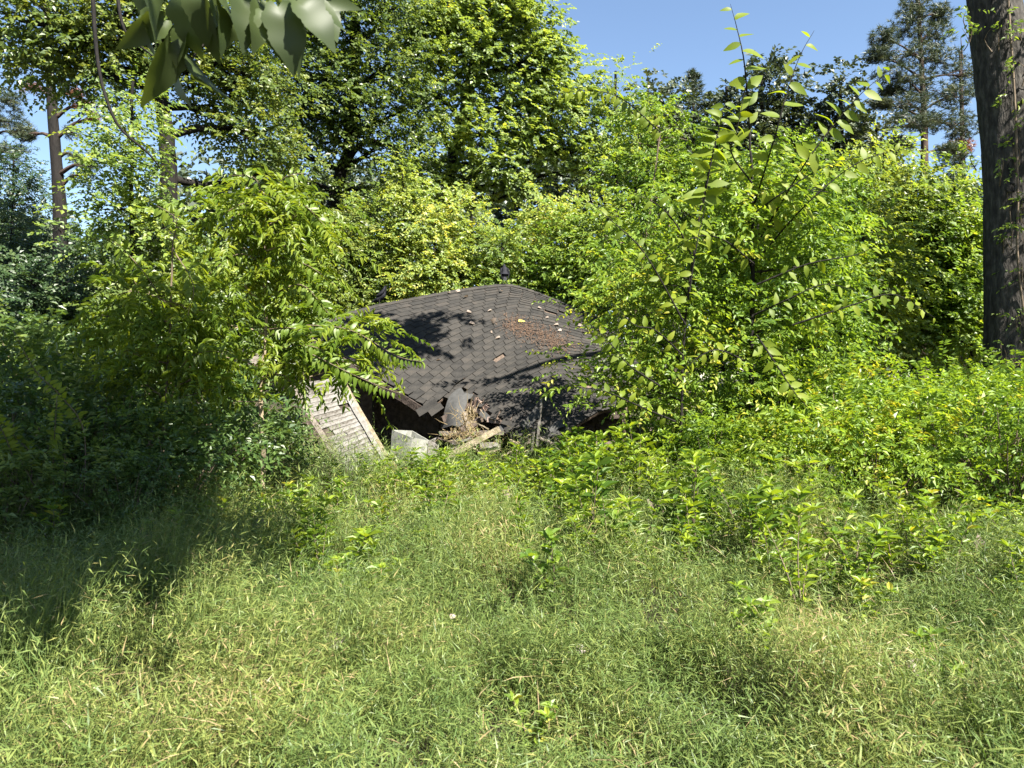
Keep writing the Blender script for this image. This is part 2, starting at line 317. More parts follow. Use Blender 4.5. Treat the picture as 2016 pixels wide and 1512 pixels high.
def board(name, p, q, w_, t_, up, material, parent=None, nseg=6, jit=.004):
    m_ = MB(); p = np.asarray(p, float); q = np.asarray(q, float); c = (p + q) / 2
    bar(m_, p - c, q - c, w_, t_, up, nseg, jit)
    loc = c - (hl if parent is house else 0)
    return m_.obj(name, M[material], parent, loc=loc)
# inner wall boards that make the dark inside
RG = np.array([[roofP(a_, s_) for s_ in np.linspace(0, 1, 50)] for a_ in np.linspace(0, 1, 50)]).reshape(-1, 3)
def roof_z(x, y): return float(RG[((RG[:, 0] - x) ** 2 + (RG[:, 1] - y) ** 2).argmin(), 2])
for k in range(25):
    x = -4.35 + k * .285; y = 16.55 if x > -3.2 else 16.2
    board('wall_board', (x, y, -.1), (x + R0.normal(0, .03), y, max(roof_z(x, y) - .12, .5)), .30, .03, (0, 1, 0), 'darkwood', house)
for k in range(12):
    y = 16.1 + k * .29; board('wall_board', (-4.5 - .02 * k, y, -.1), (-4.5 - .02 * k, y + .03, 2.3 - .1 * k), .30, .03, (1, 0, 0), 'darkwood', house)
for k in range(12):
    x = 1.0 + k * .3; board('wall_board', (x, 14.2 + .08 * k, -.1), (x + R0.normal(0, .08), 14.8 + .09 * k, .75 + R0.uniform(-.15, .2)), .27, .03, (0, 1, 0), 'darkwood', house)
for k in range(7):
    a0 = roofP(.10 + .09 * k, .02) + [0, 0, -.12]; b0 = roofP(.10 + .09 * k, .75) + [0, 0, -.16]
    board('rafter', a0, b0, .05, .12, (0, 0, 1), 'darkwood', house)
# rake fascia on the left edge
for k in range(3):
    a0, a1 = .0 + k * .17, .165 + k * .17
    board('fascia', roofP(a0, 0) + [-.03, -.03, -.09], roofP(a1, 0) + [-.03, -.03, -.09], .03, .15, (0, 0, 1), 'darkwood', house)
# hanging bent sheet of shingles below the broken edge
mb = MB()
fl = [[(904, 763, 14.7), (926, 778, 14.5)], [(885, 782, 14.5), (917, 796, 14.3)], [(876, 806, 14.35), (914, 812, 14.15)], [(868, 842, 14.3), (914, 836, 14.05)]]
FP = np.array([[at(*a), at(*b)] for a, b in fl]); pts = []
for t in np.linspace(0, 1, 9):
    a, b = cr(FP[:, 0], t), cr(FP[:, 1], t)
    for s in np.linspace(0, 1, 5): pts.append(a + (b - a) * s + np.array([0, -.10 * math.sin(s * math.pi), .03 * math.sin(s * 9 + t * 4)]))
pts = np.array(pts); pt2 = pts + [0, .012, 0]
f = [(i * 5 + j, i * 5 + j + 1, i * 5 + j + 6, i * 5 + j + 5) for i in range(8) for j in range(4)]
mb.add(pts, f); mb.add(pt2, [q[::-1] for q in f]); tag(mb.obj('hanging_sheet', M['shingle_edge'], house, smooth=True), 'bent pale grey sheet of shingles hanging from the broken roof edge')
# loose drooping shingles along the broken edge
for (px, py, D, ang, sz) in [(835, 806, 14.15, 35, .29), (848, 798, 14.2, 38, .27), (858, 806, 14.1, 42, .28), (922, 781, 14.5, 20, .2), (938, 786, 14.4, -35, .2), (955, 818, 14.05, -38, .22), (990, 842, 13.8, 60, .26),
        (1008, 852, 13.7, -50, .3), (1022, 846, 13.7, 30, .28), (1040, 838, 13.7, -20, .26), (1052, 818, 13.8, 52, .3), (1062, 800, 13.9, 58, .26), (1074, 846, 13.6, 40, .36), (1086, 860, 13.5, 35, .34), (1070, 866, 13.5, 20, .3), (1030, 862, 13.55, 75, .34), (1010, 840, 13.9, 60, .3), (1095, 838, 13.6, 30, .3)]:
    m_ = MB(); r = Matrix.Rotation(math.radians(-ang), 3, 'Y') @ Matrix.Rotation(math.radians(R0.uniform(-40, -10)), 3, 'X')
    g_ = np.array([(x, 0, z) for z in (-.5, 0, .5) for x in (-.5, 0, .5)]) * [sz, 1, sz * .55]; g_[:, 1] += .03 * np.sin(g_[:, 0] * 9)
    g2 = g_ + [0, .008, 0]; ff = [[0, 1, 4, 3], [1, 2, 5, 4], [3, 4, 7, 6], [4, 5, 8, 7]]
    R3 = np.array(r).T; m_.add(g_ @ R3, ff); m_.add(g2 @ R3, [q[::-1] for q in ff])
    P = at(px, py, D); m_.obj('loose_shingle', M['shingle_edge'] if R0.random() < .4 else M['shingle'], house, loc=P - hl)
# torn deck edge: pinkish splinters
mb = MB()
for k in range(150):
    t = R0.random(); px = 928 + 62 * t + R0.normal(0, 4); py = 785 + 42 * t + R0.normal(0, 6)
    p = at(px, py, 14.45 - .4 * t); d = np.array([R0.normal(.3, .5), -.3, -1 + R0.normal(0, .4)]) * R0.uniform(.05, .2)
    tube(mb, [p, p + d * .6, p + d], [.009, .006, .001], 3)
mb.obj('splintered_edge', M['pink'], house)
for (a, b, w_) in [((935, 790, 14.4), (985, 822, 14.05), .12), ((930, 800, 14.35), (972, 830, 14.1), .09), ((958, 826, 14.0), (992, 832, 13.95), .10)]:
    board('torn_deck_board', at(*a), at(*b), .03, w_, (0, 0, 1), 'pink', house, 8, .012)
# left leaning wall with its siding
wall = bpy.data.objects.new('leaning_wall', None); C.objects.link(wall); wall.parent = house; wall.location = (0, 0, 0)
W4 = [at(577, 757, 13.6), at(672, 742, 13.75), at(768, 908, 12.7), at(694, 952, 12.5)]
def wp(u, v): return (W4[0] * (1 - u) + W4[1] * u) * (1 - v) + (W4[3] * (1 - u) + W4[2] * u) * v
wn = np.cross(W4[1] - W4[0], W4[3] - W4[0]); wn /= np.linalg.norm(wn)
if wn[1] > 0: wn = -wn
NB = 23
for k in range(NB):
    v0, v1 = k / NB, (k + .99) / NB
    u0 = .02 + (.16 if k in (11, 12) else 0) + R0.uniform(0, .05); u1 = .86 + R0.uniform(-.02, .01)
    if k in (7,): u1 = .62
    m_ = MB(); q = [wp(u0, v0) + wn * .004, wp(u1, v0) + wn * .004, wp(u1, v1) + wn * (.010 + R0.uniform(0, .006)), wp(u0, v1) + wn * (.010 + R0.uniform(0, .012))]
    q = np.array(q + [x - wn * .012 for x in q]); c = q.mean(0); m_.add(q - c, BF); m_.obj('siding_board', M['paint'], wall, loc=c - hl)
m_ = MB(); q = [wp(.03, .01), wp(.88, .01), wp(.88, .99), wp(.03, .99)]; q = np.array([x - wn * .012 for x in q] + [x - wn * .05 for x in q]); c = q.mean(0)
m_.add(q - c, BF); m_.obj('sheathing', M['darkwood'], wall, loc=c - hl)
for (u, w_, mt) in ((.91, .10, 'paint'), (.985, .06, 'palewood'), (-.02, .09, 'wood')):
    m_ = MB(); p, q = wp(u, -.02), wp(u, 1.03); c = (p + q) / 2; bar(m_, p - c + wn * .02, q - c + wn * .02, w_, .03, wn, 8, .004); m_.obj('corner_trim', M[mt], wall, loc=c - hl)
# ------------------------------------------------------------------ things lying about the house
def tboard(name, label, cat, a, b, w_, t_, mt, up=(0, 0, 1), group=None, nseg=8, jit=.006):
    o = board(name, at(*a), at(*b), w_, t_, up, mt, None, nseg, jit); return tag(o, label, cat, group)
cab = thing('metal_cabinet', 'dull white open-topped metal cabinet tilted beside the leaning siding', 'cabinet', at(805, 905, 12.9))
cl_ = np.array(cab.location)
A_, B_, C_, D_ = at(773, 846, 13.2), at(814, 862, 12.8), at(846, 868, 13.15), at(812, 848, 13.5)
a_, b_, c_, d_ = at(768, 912, 13.2), at(800, 925, 12.85), at(834, 925, 13.15), at(800, 905, 13.6)
def panel(nm, p, q, r, s, material='metal', par=cab, th=.012, loc0=cl_, nu=5):
    m_ = MB(); n = np.cross(q - p, s - p); n /= np.linalg.norm(n)
    g1 = np.array([(p * (1 - u) + q * u) * (1 - v) + (s * (1 - u) + r * u) * v + n * R0.normal(0, .004) for v in np.linspace(0, 1, nu) for u in np.linspace(0, 1, nu)])
    c = g1.mean(0); g1 -= c; g2 = g1 - n * th; ff = [(i * nu + j, i * nu + j + 1, (i + 1) * nu + j + 1, (i + 1) * nu + j) for i in range(nu - 1) for j in range(nu - 1)]
    m_.add(g1, ff); m_.add(g2, [x[::-1] for x in ff])
    rim = [(i, i + 1) for i in range(nu - 1)] + [(i * nu, (i + 1) * nu) for i in range(nu - 1)] + [(i * nu + nu - 1, (i + 1) * nu + nu - 1) for i in range(nu - 1)]
    m_.add(np.concatenate([g1, g2]), [(e, g_, g_ + nu * nu, e + nu * nu) for e, g_ in rim])
    return m_.obj(nm, M[material], par, loc=c - loc0)
panel('left_side', A_, B_, b_, a_); panel('right_side', B_, C_, c_, b_); panel('back_side', D_, C_, c_, d_); panel('far_side', A_, D_, d_, a_)
panel('torn_liner', at(843, 868, 13.1), at(862, 860, 13.2), at(863, 892, 13.2), at(840, 915, 13.1), 'paint')
tboard('plank', 'long pale weathered plank slanting up out of the weeds in front of the opening', 'plank', (862, 908, 12.5), (983, 845, 12.7), .11, .09, 'palewood', group='loose boards at the house')
tboard('plank', 'grey board lying level behind the slanting pale plank', 'plank', (864, 853, 13.1), (992, 852, 13.2), .08, .07, 'wood', group='loose boards at the house')
tboard('plank', 'short dark board leaning behind the slanting plank', 'plank', (915, 812, 13.6), (930, 880, 13.1), .09, .05, 'wood', group='loose boards at the house')
tboard('plank', 'thin lath sloping right from the tangle of dry stems', 'plank', (925, 828, 13.2), (962, 845, 13.15), .02, .02, 'palewood', group='loose boards at the house')
tboard('beam', 'weathered grey beam end sticking out left of the leaning wall', 'beam', (428, 692, 13.2), (500, 690, 13.5), .08, .12, 'wood', group='timbers left of the house')
tboard('beam', 'broad grey board just below the weathered beam end', 'beam', (455, 712, 13.4), (510, 706, 13.6), .04, .2, 'wood', group='timbers left of the house')
tboard('beam', 'long dark beam low in the shaded left shrubs', 'beam', (150, 698, 14.5), (300, 706, 14.2), .10, .16, 'darkwood', group='timbers left of the house')
tboard('post', 'short tilted grey post standing in the left shrubs', 'post', (198, 750, 11.2), (178, 850, 11.0), .16, .05, 'wood', up=(0, 1, 0))
tboard('pipe', 'slim white pipe standing upright against the broken roof edge', 'pipe', (1057, 880, 13.0), (1067, 782, 13.2), .034, .034, 'paint', jit=0)
tboard('pipe', 'short white stake beside the upright pipe', 'pipe', (1047, 888, 12.9), (1051, 850, 12.95), .028, .028, 'paint', jit=0)
for (a, b, lb) in [((888, 860, 13.2), (908, 885, 13.0), 'small white torn panel under the level grey board'), ((945, 872, 13.1), (985, 886, 13.0), 'pale crumpled sheet right of the slanting plank')]:
    p, q = at(*a), at(*b); u = np.array([.12, 0, .02]); o = panel('torn_panel', p, p + [q[0] - p[0], 0, .01], q, q - [q[0] - p[0], 0, 0.0], 'paint', None, loc0=0); tag(o, lb, 'panel')
# shaded debris below the right part of the roof
dl = ['dark broken board low under the right roof edge', 'dark broken board']
for k in range(16):
    px = R0.uniform(1090, 1300); py = R0.uniform(880, 945); D = R0.uniform(12.2, 13.3); an = R0.uniform(-.8, .8); ln = R0.uniform(20, 55)
    tboard('debris_board', 'dark broken board in the shade under the right roof edge', 'board', (px - ln * math.cos(an), py - ln * math.sin(an) * .6, D), (px + ln * math.cos(an), py + ln * math.sin(an) * .6, D + R0.uniform(-.3, .3)), .12, .03, 'darkwood', group='broken boards under the roof edge')
for k in range(16):
    px = R0.uniform(868, 1105); py = R0.uniform(856, 892); an = R0.uniform(-.9, .9); ln = R0.uniform(8, 26); D = R0.uniform(12.7, 13.4)
    tboard('broken_board', 'short broken board in the wreckage along the broken roof edge', 'board', (px - ln * math.cos(an), py - ln * math.sin(an), D), (px + ln * math.cos(an), py + ln * math.sin(an), D + R0.uniform(-.2, .2)), R0.uniform(.04, .1), .025, ['wood', 'palewood', 'paint', 'darkwood'][k % 4], group='wreckage below the roof edge', jit=.01)
mb = MB()
for k in range(170):
    px = R0.normal(920, 12); py = R0.uniform(805, 872); p = at(px, py, 13.0 + R0.uniform(-.2, .2)); d = np.array([R0.normal(0, .5), R0.normal(0, .3), R0.normal(.2, .8)]) * R0.uniform(.08, .32)
    tube(mb, [p, p + d * .5 + R0.normal(0, .02, 3), p + d], [.005, .004, .001], 3)
for k in range(110):
    px = R0.uniform(868, 960); py = 855 + R0.normal(0, 5); p = at(px, py, 12.95 + R0.uniform(-.1, .1)); d = np.array([R0.normal(0, .6), R0.normal(0, .3), R0.normal(-.4, .5)]) * R0.uniform(.06, .2)
    tube(mb, [p, p + d * .5 + R0.normal(0, .02, 3), p + d], [.005, .004, .001], 3)
tag(mb.obj('dry_stems', M['straw']), 'tangle of dry straw coloured stems hanging on the boards', 'dead plant', kind='stuff')
# fallen pale sheet at the right
o = panel('fallen_sheet', at(1340, 800, 12.6), at(1378, 792, 12.7), at(1405, 862, 12.2), at(1352, 880, 12.2), 'palewood', None, loc0=0, nu=7)
tag(o, 'pale weathered board sheet leaning among the shrubs right of the roof', 'board')
# leaf litter lying on the roof
mb = MB()
RPX, RPY = proj(np.array([roofP(a_, s_) for a_ in np.linspace(.02, .98, 90) for s_ in np.linspace(.02, .98, 90)]))
for k in range(1300):
    t = R0.random(); px = 1000 + 120 * t + R0.normal(0, 14); py = 636 + 48 * t + R0.normal(0, 9 + 4 * t)
    q_ = ((RPX - px) ** 2 + (RPY - py) ** 2).argmin(); a, s = .02 + .96 * (q_ // 90) / 89, .02 + .96 * (q_ % 90) / 89; a += R0.normal(0, .004); s += R0.normal(0, .004)
    p = roofP(a, min(s, .98)) + roofN(a, min(s, .98)) * .028
    th = R0.uniform(0, 6.28); e = roofP(a, min(s, .98) - .03) - p; e /= np.linalg.norm(e); nn = roofN(a, min(s, .98)); g_ = np.cross(nn, e)
    d = (e * math.cos(th) + g_ * math.sin(th)) * R0.uniform(.03, .09)
    wd = np.cross(nn, d); wd = wd / np.linalg.norm(wd) * .007
    mb.add([p, p + d * .5 + wd + nn * .01, p + d + nn * R0.uniform(0, .03), p + d * .5 - wd + nn * .01], [[0, 1, 2, 3]], R0.random())
tag(mb.obj('leaf_litter', M['litter']), 'reddish brown drift of pine straw lying on the roof', 'leaf litter', kind='stuff')
def roof_from_px(px, py):
    best = (1e9, 0, 0)
    for a in np.linspace(0.02, .95, 40):
        q = np.array([roofP(a, s) for s in np.linspace(0.02, .98, 40)]); x, y = proj(q); d = (x - px) ** 2 + (y - py) ** 2; i = int(d.argmin())
        if d[i] < best[0]: best = (d[i], a, np.linspace(0.02, .98, 40)[i])
    return best[1], best[2]
# near leaf shapes
def leaf_shape(name, material, wid, serr=0, lob=0, droop=.25, fold=.18, n=9, heart=.0, wave=0):
    m_ = MB(); T = np.linspace(0, 1, n); prof = np.sin(np.pi * T ** .72) ** .8 * (1 - .25 * T); prof[-1] = 0
    if heart: prof[0] = .25; 
    if lob: prof = prof * (1 + lob * np.interp(T, [0, .12, .28, .42, .55, .68, .85, 1], [0, 0, .4, -.3, .25, .35, -.35, 0]))
    prof *= 1 + serr * (np.arange(n) % 2 - .5)
    mid = np.stack([0 * T, T, -droop * T ** 2], -1); L = mid + np.stack([-prof * wid / 2, -heart * (T < .1) * .12 + 0 * T, fold * prof * wid / 2 * 2 * (1 - T) + wave * np.sin(T * 11) * prof], -1); Rr = L * [-1, 1, 1]
    v = np.concatenate([mid, L, Rr]); f = []
    for i in range(n - 1): f += [(i, i + 1, n + i + 1, n + i), (i + 1, i, 2 * n + i, 2 * n + i + 1)]
    m_.add(v, f); return m_.mesh(name, M[material], True)
def place_leaf(me, name, pos, d, nrm_, size, parent=None, ploc=None):
    d = Vector(d).normalized(); s = d.cross(Vector(nrm_)).normalized(); n = s.cross(d)
    o = bpy.data.objects.new(name, me); C.objects.link(o)
    mm = Matrix((( s.x, d.x, n.x), (s.y, d.y, n.y), (s.z, d.z, n.z))).to_4x4()
    for i in range(3):
        for j in range(3): mm[i][j] *= size
    mm.translation = Vector(pos) - (Vector(ploc) if ploc is not None else Vector((0, 0, 0)))
    if parent is not None: o.parent = parent
    o.matrix_local = mm if parent is not None else o.matrix_local
    if parent is None: o.matrix_world = mm
    return o
dead_me = leaf_shape('dry_leaf', 'deadleaf', .8, .15, .4, .35, .3); yel_me = leaf_shape('yellow_leaf', 'yellowleaf', .7, .1, 0, .1, .2)
for (px, py) in [(883, 580), (905, 576), (923, 588), (918, 620), (972, 613), (985, 662), (866, 716), (985, 578), (1085, 628), (1100, 640), (920, 643), (965, 640), (962, 655), (1060, 608), (1110, 652), (1125, 700), (1095, 600), (1140, 640)]:
    a, s = roof_from_px(px, py); p = roofP(a, s); n = roofN(a, s)
    o = place_leaf(dead_me, 'fallen_leaf', p + n * .03, (R0.normal(), R0.normal() * .3, .1), n + R0.normal(0, .25, 3), R0.uniform(.09, .15))
    tag(o, 'pale dry leaf lying on the dark roof shingles', 'leaf', 'dry leaves on the roof')
a, s = roof_from_px(1016, 638); o = place_leaf(yel_me, 'fallen_leaf', roofP(a, s) + roofN(a, s) * .03, (1, .2, .1), roofN(a, s), .16); tag(o, 'yellow leaf lying beside the brown drift on the roof', 'leaf')
# ------------------------------------------------------------------ birds on the ridge
def skin_body(name, verts, edges, radii, material, parent, lvl=2):
    me = bpy.data.meshes.new(name); me.from_pydata(verts, edges, []); o = bpy.data.objects.new(name, me); C.objects.link(o)
    md = o.modifiers.new('skin', 'SKIN'); sk = me.skin_vertices[0].data
    for i, r in enumerate(radii): sk[i].radius = r if isinstance(r, tuple) else (r, r)
    sk[0].use_root = True
    sb = o.modifiers.new('sub', 'SUBSURF'); sb.levels = lvl; sb.render_levels = lvl
    dg = bpy.context.evaluated_depsgraph_get(); dg.update(); m2 = bpy.data.meshes.new_from_object(o.evaluated_get(dg)); o.modifiers.clear(); o.data = m2; m2.name = name
    m2.materials.clear(); m2.materials.append(M[material])
    for p in m2.polygons: p.use_smooth = True
    o.parent = parent; return o
def bird(label, loc, rz, scale, bent):
    b = thing('black_bird', label, 'bird', loc, 'dark birds perched on the ridge'); b.rotation_euler = (0, 0, rz); b.scale = (scale,) * 3
    if not bent:
        v = [(0, 0, .30), (0, -.02, .22), (0, -.05, .14), (0, .02, .40), (0, .04, .455), (0, .07, .50), (0, .115, .505), (0, .16, .49)]
        r = [(.088, .10), (.085, .09), (.04, .03), (.07, .075), (.035, .04), (.032, .036), (.018, .02), (.006, .008)]
        e = [(0, 1), (1, 2), (0, 3), (3, 4), (4, 5), (5, 6), (6, 7)]
    else:
        v = [(0, 0, .16), (0, -.10, .26), (0, -.13, .36), (0, .10, .13), (0, .18, .10), (0, .24, .07), (0, .28, .05)]
        r = [(.085, .09), (.07, .06), (.03, .02), (.075, .07), (.04, .04), (.03, .03), (.01, .012)]
        e = [(0, 1), (1, 2), (0, 3), (3, 4), (4, 5), (5, 6)]
    skin_body('body', v, e, r, 'feather', b)
    for sx in (-1, 1):
        m_ = MB(); pts = []
        if not bent: path = [(.075, .02, .41), (.105, -.01, .33), (.10, -.04, .23), (.08, -.06, .14), (.06, -.08, .08)]; wd = [.05, .085, .08, .05, .012]
        else: path = [(.06, .09, .2), (.085, .02, .24), (.07, -.06, .32), (.04, -.12, .42), (.02, -.14, .50)]; wd = [.05, .08, .075, .05, .012]
        for (x, y, z), q in zip(path, wd): pts += [(x * sx, y - q, z - .01), (x * sx + .022 * sx, y, z), (x * sx, y + q, z - .01), (x * sx * .8, y, z)]
        f = []
        for i in range(4):
            for j in range(4): f.append((i * 4 + j, i * 4 + (j + 1) % 4, (i + 1) * 4 + (j + 1) % 4, (i + 1) * 4 + j))
        f += [(0, 3, 2, 1), (16, 17, 18, 19)]; m_.add(pts, f); m_.obj('wing', M['feather'], b, True, loc=(0, 0, 0))
        m_ = MB(); h = .2 if not bent else .14
        tube(m_, [(.045 * sx, .0, h), (.045 * sx, .02, .09), (.045 * sx, 0, .005)], [.022, .011, .009], 6)
        for dx, dy in ((-.03, .06), (0, .07), (.03, .06), (0, -.035)): tube(m_, [(.045 * sx, 0, .008), (.045 * sx + dx, dy, .003)], [.007, .003], 4)
        m_.obj('leg', M['birdleg'] if not bent else M['birdskin'], b, True, loc=(0, 0, 0))
    m_ = MB(); m_.add([(-.03, -.03, .2), (.03, -.03, .2), (.05, -.12, .07), (-.05, -.12, .07), (-.03, -.05, .2), (.03, -.05, .2), (.05, -.13, .07), (-.05, -.13, .07)] if not bent else
        [(-.02, -.1, .3), (.02, -.1, .3), (.045, -.15, .50), (-.045, -.15, .50), (-.02, -.12, .3), (.02, -.12, .3), (.045, -.17, .50), (-.045, -.17, .50)], BF)
    m_.obj('tail', M['feather'], b, loc=(0, 0, 0))
    return b
p = roofP(0, .657); bird('large black bird standing upright on the peak of the roof', p + [0, .0, .03], math.radians(10), .93, False)
p = roofP(0, .345); bird('black bird hunched with its tail raised at the left end of the ridge', p + [0.0, .05, .02], math.radians(75), .85, True)
# ------------------------------------------------------------------ foliage builders
def crown_leaves(mb, rng, cen, out, S, zlim=None):
    """cen: clump centres, out: outward directions; S: spec dict. Fills mb with leafy sprays."""
    per = S['per']; K = S['K']; n = len(cen) * per
    c = np.repeat(cen, per, 0); o = np.repeat(out, per, 0)
    rad = rng.standard_normal((n, 3)) * [1, 1, .55] * S['cr'] * .55
    d = nrm(o * .5 + nrm(rad) * .7 + rng.normal(0, .35, (n, 3)) + [0, 0, S.get('up', .05)])
    ln = S['sl'] * rng.uniform(.55, 1.25, n)
    base = c + rad
    upn = nrm(np.array([0, 0, .6]) + SUNV * S.get('sunw', .65) + rng.normal(0, S.get('tilt', .45), (n, 3)))
    sd_ = nrm(np.cross(d, upn)); cr_ = rng.random(n)
    if S.get('opp'):
        t = np.repeat(np.linspace(.15, 1, K // 2), 2); sgn = np.tile([1, -1], K // 2)
    else:
        t = (np.arange(K) + .6) / K; sgn = np.where(np.arange(K) % 2, 1, -1)
    t = t[None] + rng.normal(0, .02, (n, K)); sgn = sgn[None] * np.ones((n, K))
    dr = S.get('droop', .3)
    pos = base[:, None] + d[:, None] * (ln[:, None] * t)[..., None] + np.array([0, 0, -1.]) * (dr * ln[:, None] * t ** 2)[..., None]
    dd = d[:, None] + np.array([0, 0, -1.]) * (2 * dr * t)[..., None] * .6
    ld = nrm(dd * S.get('fwd', .6) + sd_[:, None] * (sgn * .8)[..., None] + rng.normal(0, .22, (n, K, 3)) + [0, 0, -S.get('hang', .15)])
    nn = nrm(upn[:, None] + rng.normal(0, S.get('flut', .42), (n, K, 3)))
    L = S['L'] * rng.uniform(.65, 1.2, (n, K)) * (np.sin(np.clip(t, .05, 1) * 2.6) * .4 + .65)
    r = np.clip(cr_[:, None] * .45 + rng.random((n, K)) * .55 + S.get('roff', 0), 0, 1)
    pos = pos.reshape(-1, 3)
    ok = pos[:, 2] > gh(pos[:, 0], pos[:, 1]) + .02
    if S.get('cull') is not None: ok &= S['cull'](pos)
    if S.get('thin'):   # fewer leaves on the side nobody can see
        pass
    put_leaves(mb, pos[ok], ld.reshape(-1, 3)[ok], nn.reshape(-1, 3)[ok], L.ravel()[ok], L.ravel()[ok] * S['asp'], S.get('T', T2), r.ravel()[ok])
    return base, base + d * ln[:, None] * .8 + [0, 0, -.05]
SP = dict(
 maple=dict(sunw=1.5, flut=.3, per=11, K=11, sl=.5, cr=.5, L=.14, asp=.80, droop=.25),
 oak=dict(sunw=1.2, per=10, K=10, sl=.5, cr=.6, L=.125, asp=.72, droop=.2, tilt=.5, flut=.35),
 under=dict(sunw=1.5, flut=.3, per=10, K=10, sl=.45, cr=.5, L=.10, asp=.62, droop=.3),
 lush=dict(per=9, K=12, sl=.5, cr=.42, L=.10, asp=.58, droop=.45, T=T4, hang=.3),
 elm=dict(per=8, K=11, sl=.5, cr=.36, L=.10, asp=.55, droop=.35, T=T4, hang=.25),
 pinn=dict(per=5, K=16, sl=.42, cr=.25, L=.115, asp=.36, droop=.55, T=T4, opp=True, hang=.35, fwd=.5, flut=.2),
 shrub=dict(per=9, K=12, sl=.28, cr=.22, L=.060, asp=.48, droop=.3, up=.3),
 far=dict(per=9, K=8, sl=.9, cr=1.2, L=.33, asp=.8, droop=.2),
)
def lobes_px(L_):
    out = []
    for (px, py, D, rx, ry, n) in L_:
        k = D / F; c = at(px, py, D); out.append((c, np.array([rx * k, (rx + ry) * .5 * k * .9, ry * k]), n))
    return out
def tree(name, label, cat, base, trunk, lobes, spec, leafm, barkm, seed, group=None, trunkr=.2, limb_r=.07, group_parts=None, over=None, wood_frac=.35, sides=8, extra=None, mult=1.0):
    rng = np.random.default_rng(seed); S = dict(SP[spec]); S.update(over or {})
    root = thing(name, label, cat, tuple(base), group); b0 = np.array(base, float)
    tm = MB(); tr = curve(trunk, 22); T = np.linspace(0, 1, 22)
    tr[1:-1] += rng.normal(0, trunkr * .12, (20, 3)) * [1, 1, 0]
    rr = trunkr * (1 - .62 * T) * (1 + .35 * np.exp(-T * 22)); tube(tm, tr - b0, rr, sides, .05, rng)
    tm.obj('trunk', M[barkm], root, True, loc=(0, 0, 0))
    lm = MB(); cm = MB(); LB = lobes_px(lobes); allc = []; allo = []
    for (c, r, n) in LB:
        n = int(n * mult + .5)
        # limb from the trunk
        cand = [i for i in range(22) if tr[i, 2] < c[2] - .1 * np.linalg.norm(c - tr[i])] or [0]
        i = min(cand, key=lambda q: np.linalg.norm(tr[q] - c) + .0 * q); a = tr[i]; mid = (a + c) / 2 + rng.normal(0, .08, 3) * np.linalg.norm(c - a) + [0, 0, .06 * np.linalg.norm(c - a)]
        lp = curve([a, mid, c], 9); lr = min(limb_r, rr[i] * .8)
        lm = MB(); tube(lm, lp - b0, np.linspace(lr, lr * .4, 9), 5, .05, rng)
        u = nrm(rng.standard_normal((n, 3))); q = rng.random(n) ** .45 * .98
        q[rng.random(n) < .62] *= 1; cc = c + u * q[:, None] * r
        allc.append(cc); allo.append(nrm(u * r + [0, 0, .15]))
        for j in range(n):
            if rng.random() > wood_frac: continue
            s = lp[rng.integers(4, 9)]; m2 = (s + cc[j]) / 2 + rng.normal(0, .1, 3) * np.linalg.norm(cc[j] - s)
            tube(lm, curve([s, m2, cc[j]], 6) - b0, np.linspace(lr * .38, .006, 6), 4, 0, rng, cap=False)
        lm.obj('limb', M[barkm], root, True, loc=(0, 0, 0))
    cen = np.concatenate(allc); out = np.concatenate(allo)
    ok = cen[:, 2] > gh(cen[:, 0], cen[:, 1]) + .25; cen, out = cen[ok], out[ok]
    ba, ti = crown_leaves(cm, rng, cen - 0, out, S)
    for v in cm.v: v -= b0
    tag(cm.obj('crown', M[leafm], root, loc=(0, 0, 0)), kind='stuff')
    return root
def ground_pt(px, D):
    p = at(px, 745, D); p[2] = float(gh(p[0], p[1])); return p
def trunk_px(base, pts): return [np.array(base)] + [at(*q) for q in pts]
def no_house(p):
    return ~((np.abs(p[:, 0] + .6) < 4.2) & (p[:, 1] < 19.6) & (p[:, 1] > 13) & (p[:, 2] < 3.4))
for k in SP: SP[k]['cull'] = no_house
# ------------------------------------------------------------------ far woods and far trees
rng = np.random.default_rng(3); mb = MB(); cen = []
for k in range(4200):
    px = rng.uniform(-350, 2350); D = rng.uniform(50, 64); x = (px - 1008) / F * D
    top = np.interp(px, [-350, 60, 110, 230, 300, 600, 760, 1150, 1250, 1650, 1720, 1900, 2350], [330, 430, 500, 480, 340, 330, 330, 300, 250, 250, 330, 380, 350]) + 22 * math.sin(px * .045) + 14 * math.sin(px * .13)
    h = EYE + (745 - top) / F * D; cen.append((x, D + rng.uniform(0, 3), h * rng.random() ** .75))
cen = np.array(cen); out = np.tile([0, -.8, .4], (len(cen), 1))
crown_leaves(mb, rng, cen, out, dict(SP['far'], per=5, K=6, cr=1.5, L=.62, cull=None)); tag(mb.obj('distant_woods', M['far']), 'band of dark green woods far behind the clearing', 'woods', kind='stuff')
def far_tree(px, top, D, wpx, label, mt='far', seed=0, L=.30, per=9):
    b = ground_pt(px, D); h = at(px, top, D); k = D / F
    lob = []; n = max(3, int((745 - top) / 60)); r_ = np.random.default_rng(seed)
    for i in range(n):
        t = (i + .5) / n; y = top + (700 - top) * t + 15; wv = wpx * (.45 + .75 * math.sin(min(t * 1.7 + .25, 1.57)))
        lob.append((px + r_.normal(0, wpx * .15), y, D, wv * .75, (745 - top) / n * .8, 14))
    tree('tree', label, 'tree', b, [b, at(px + 4, 500, D), h + [0, 0, -.6]], lob, 'far', mt, 'dark_shade_bark', seed, 'trees of the far treeline', .22, .08, over=dict(L=L, per=per, K=8, cr=.9, sl=.8), wood_frac=.15, sides=6)
far_tree(1275, 158, 46, 38, 'far tree with a rounded top at the left end of the treeline', seed=11)
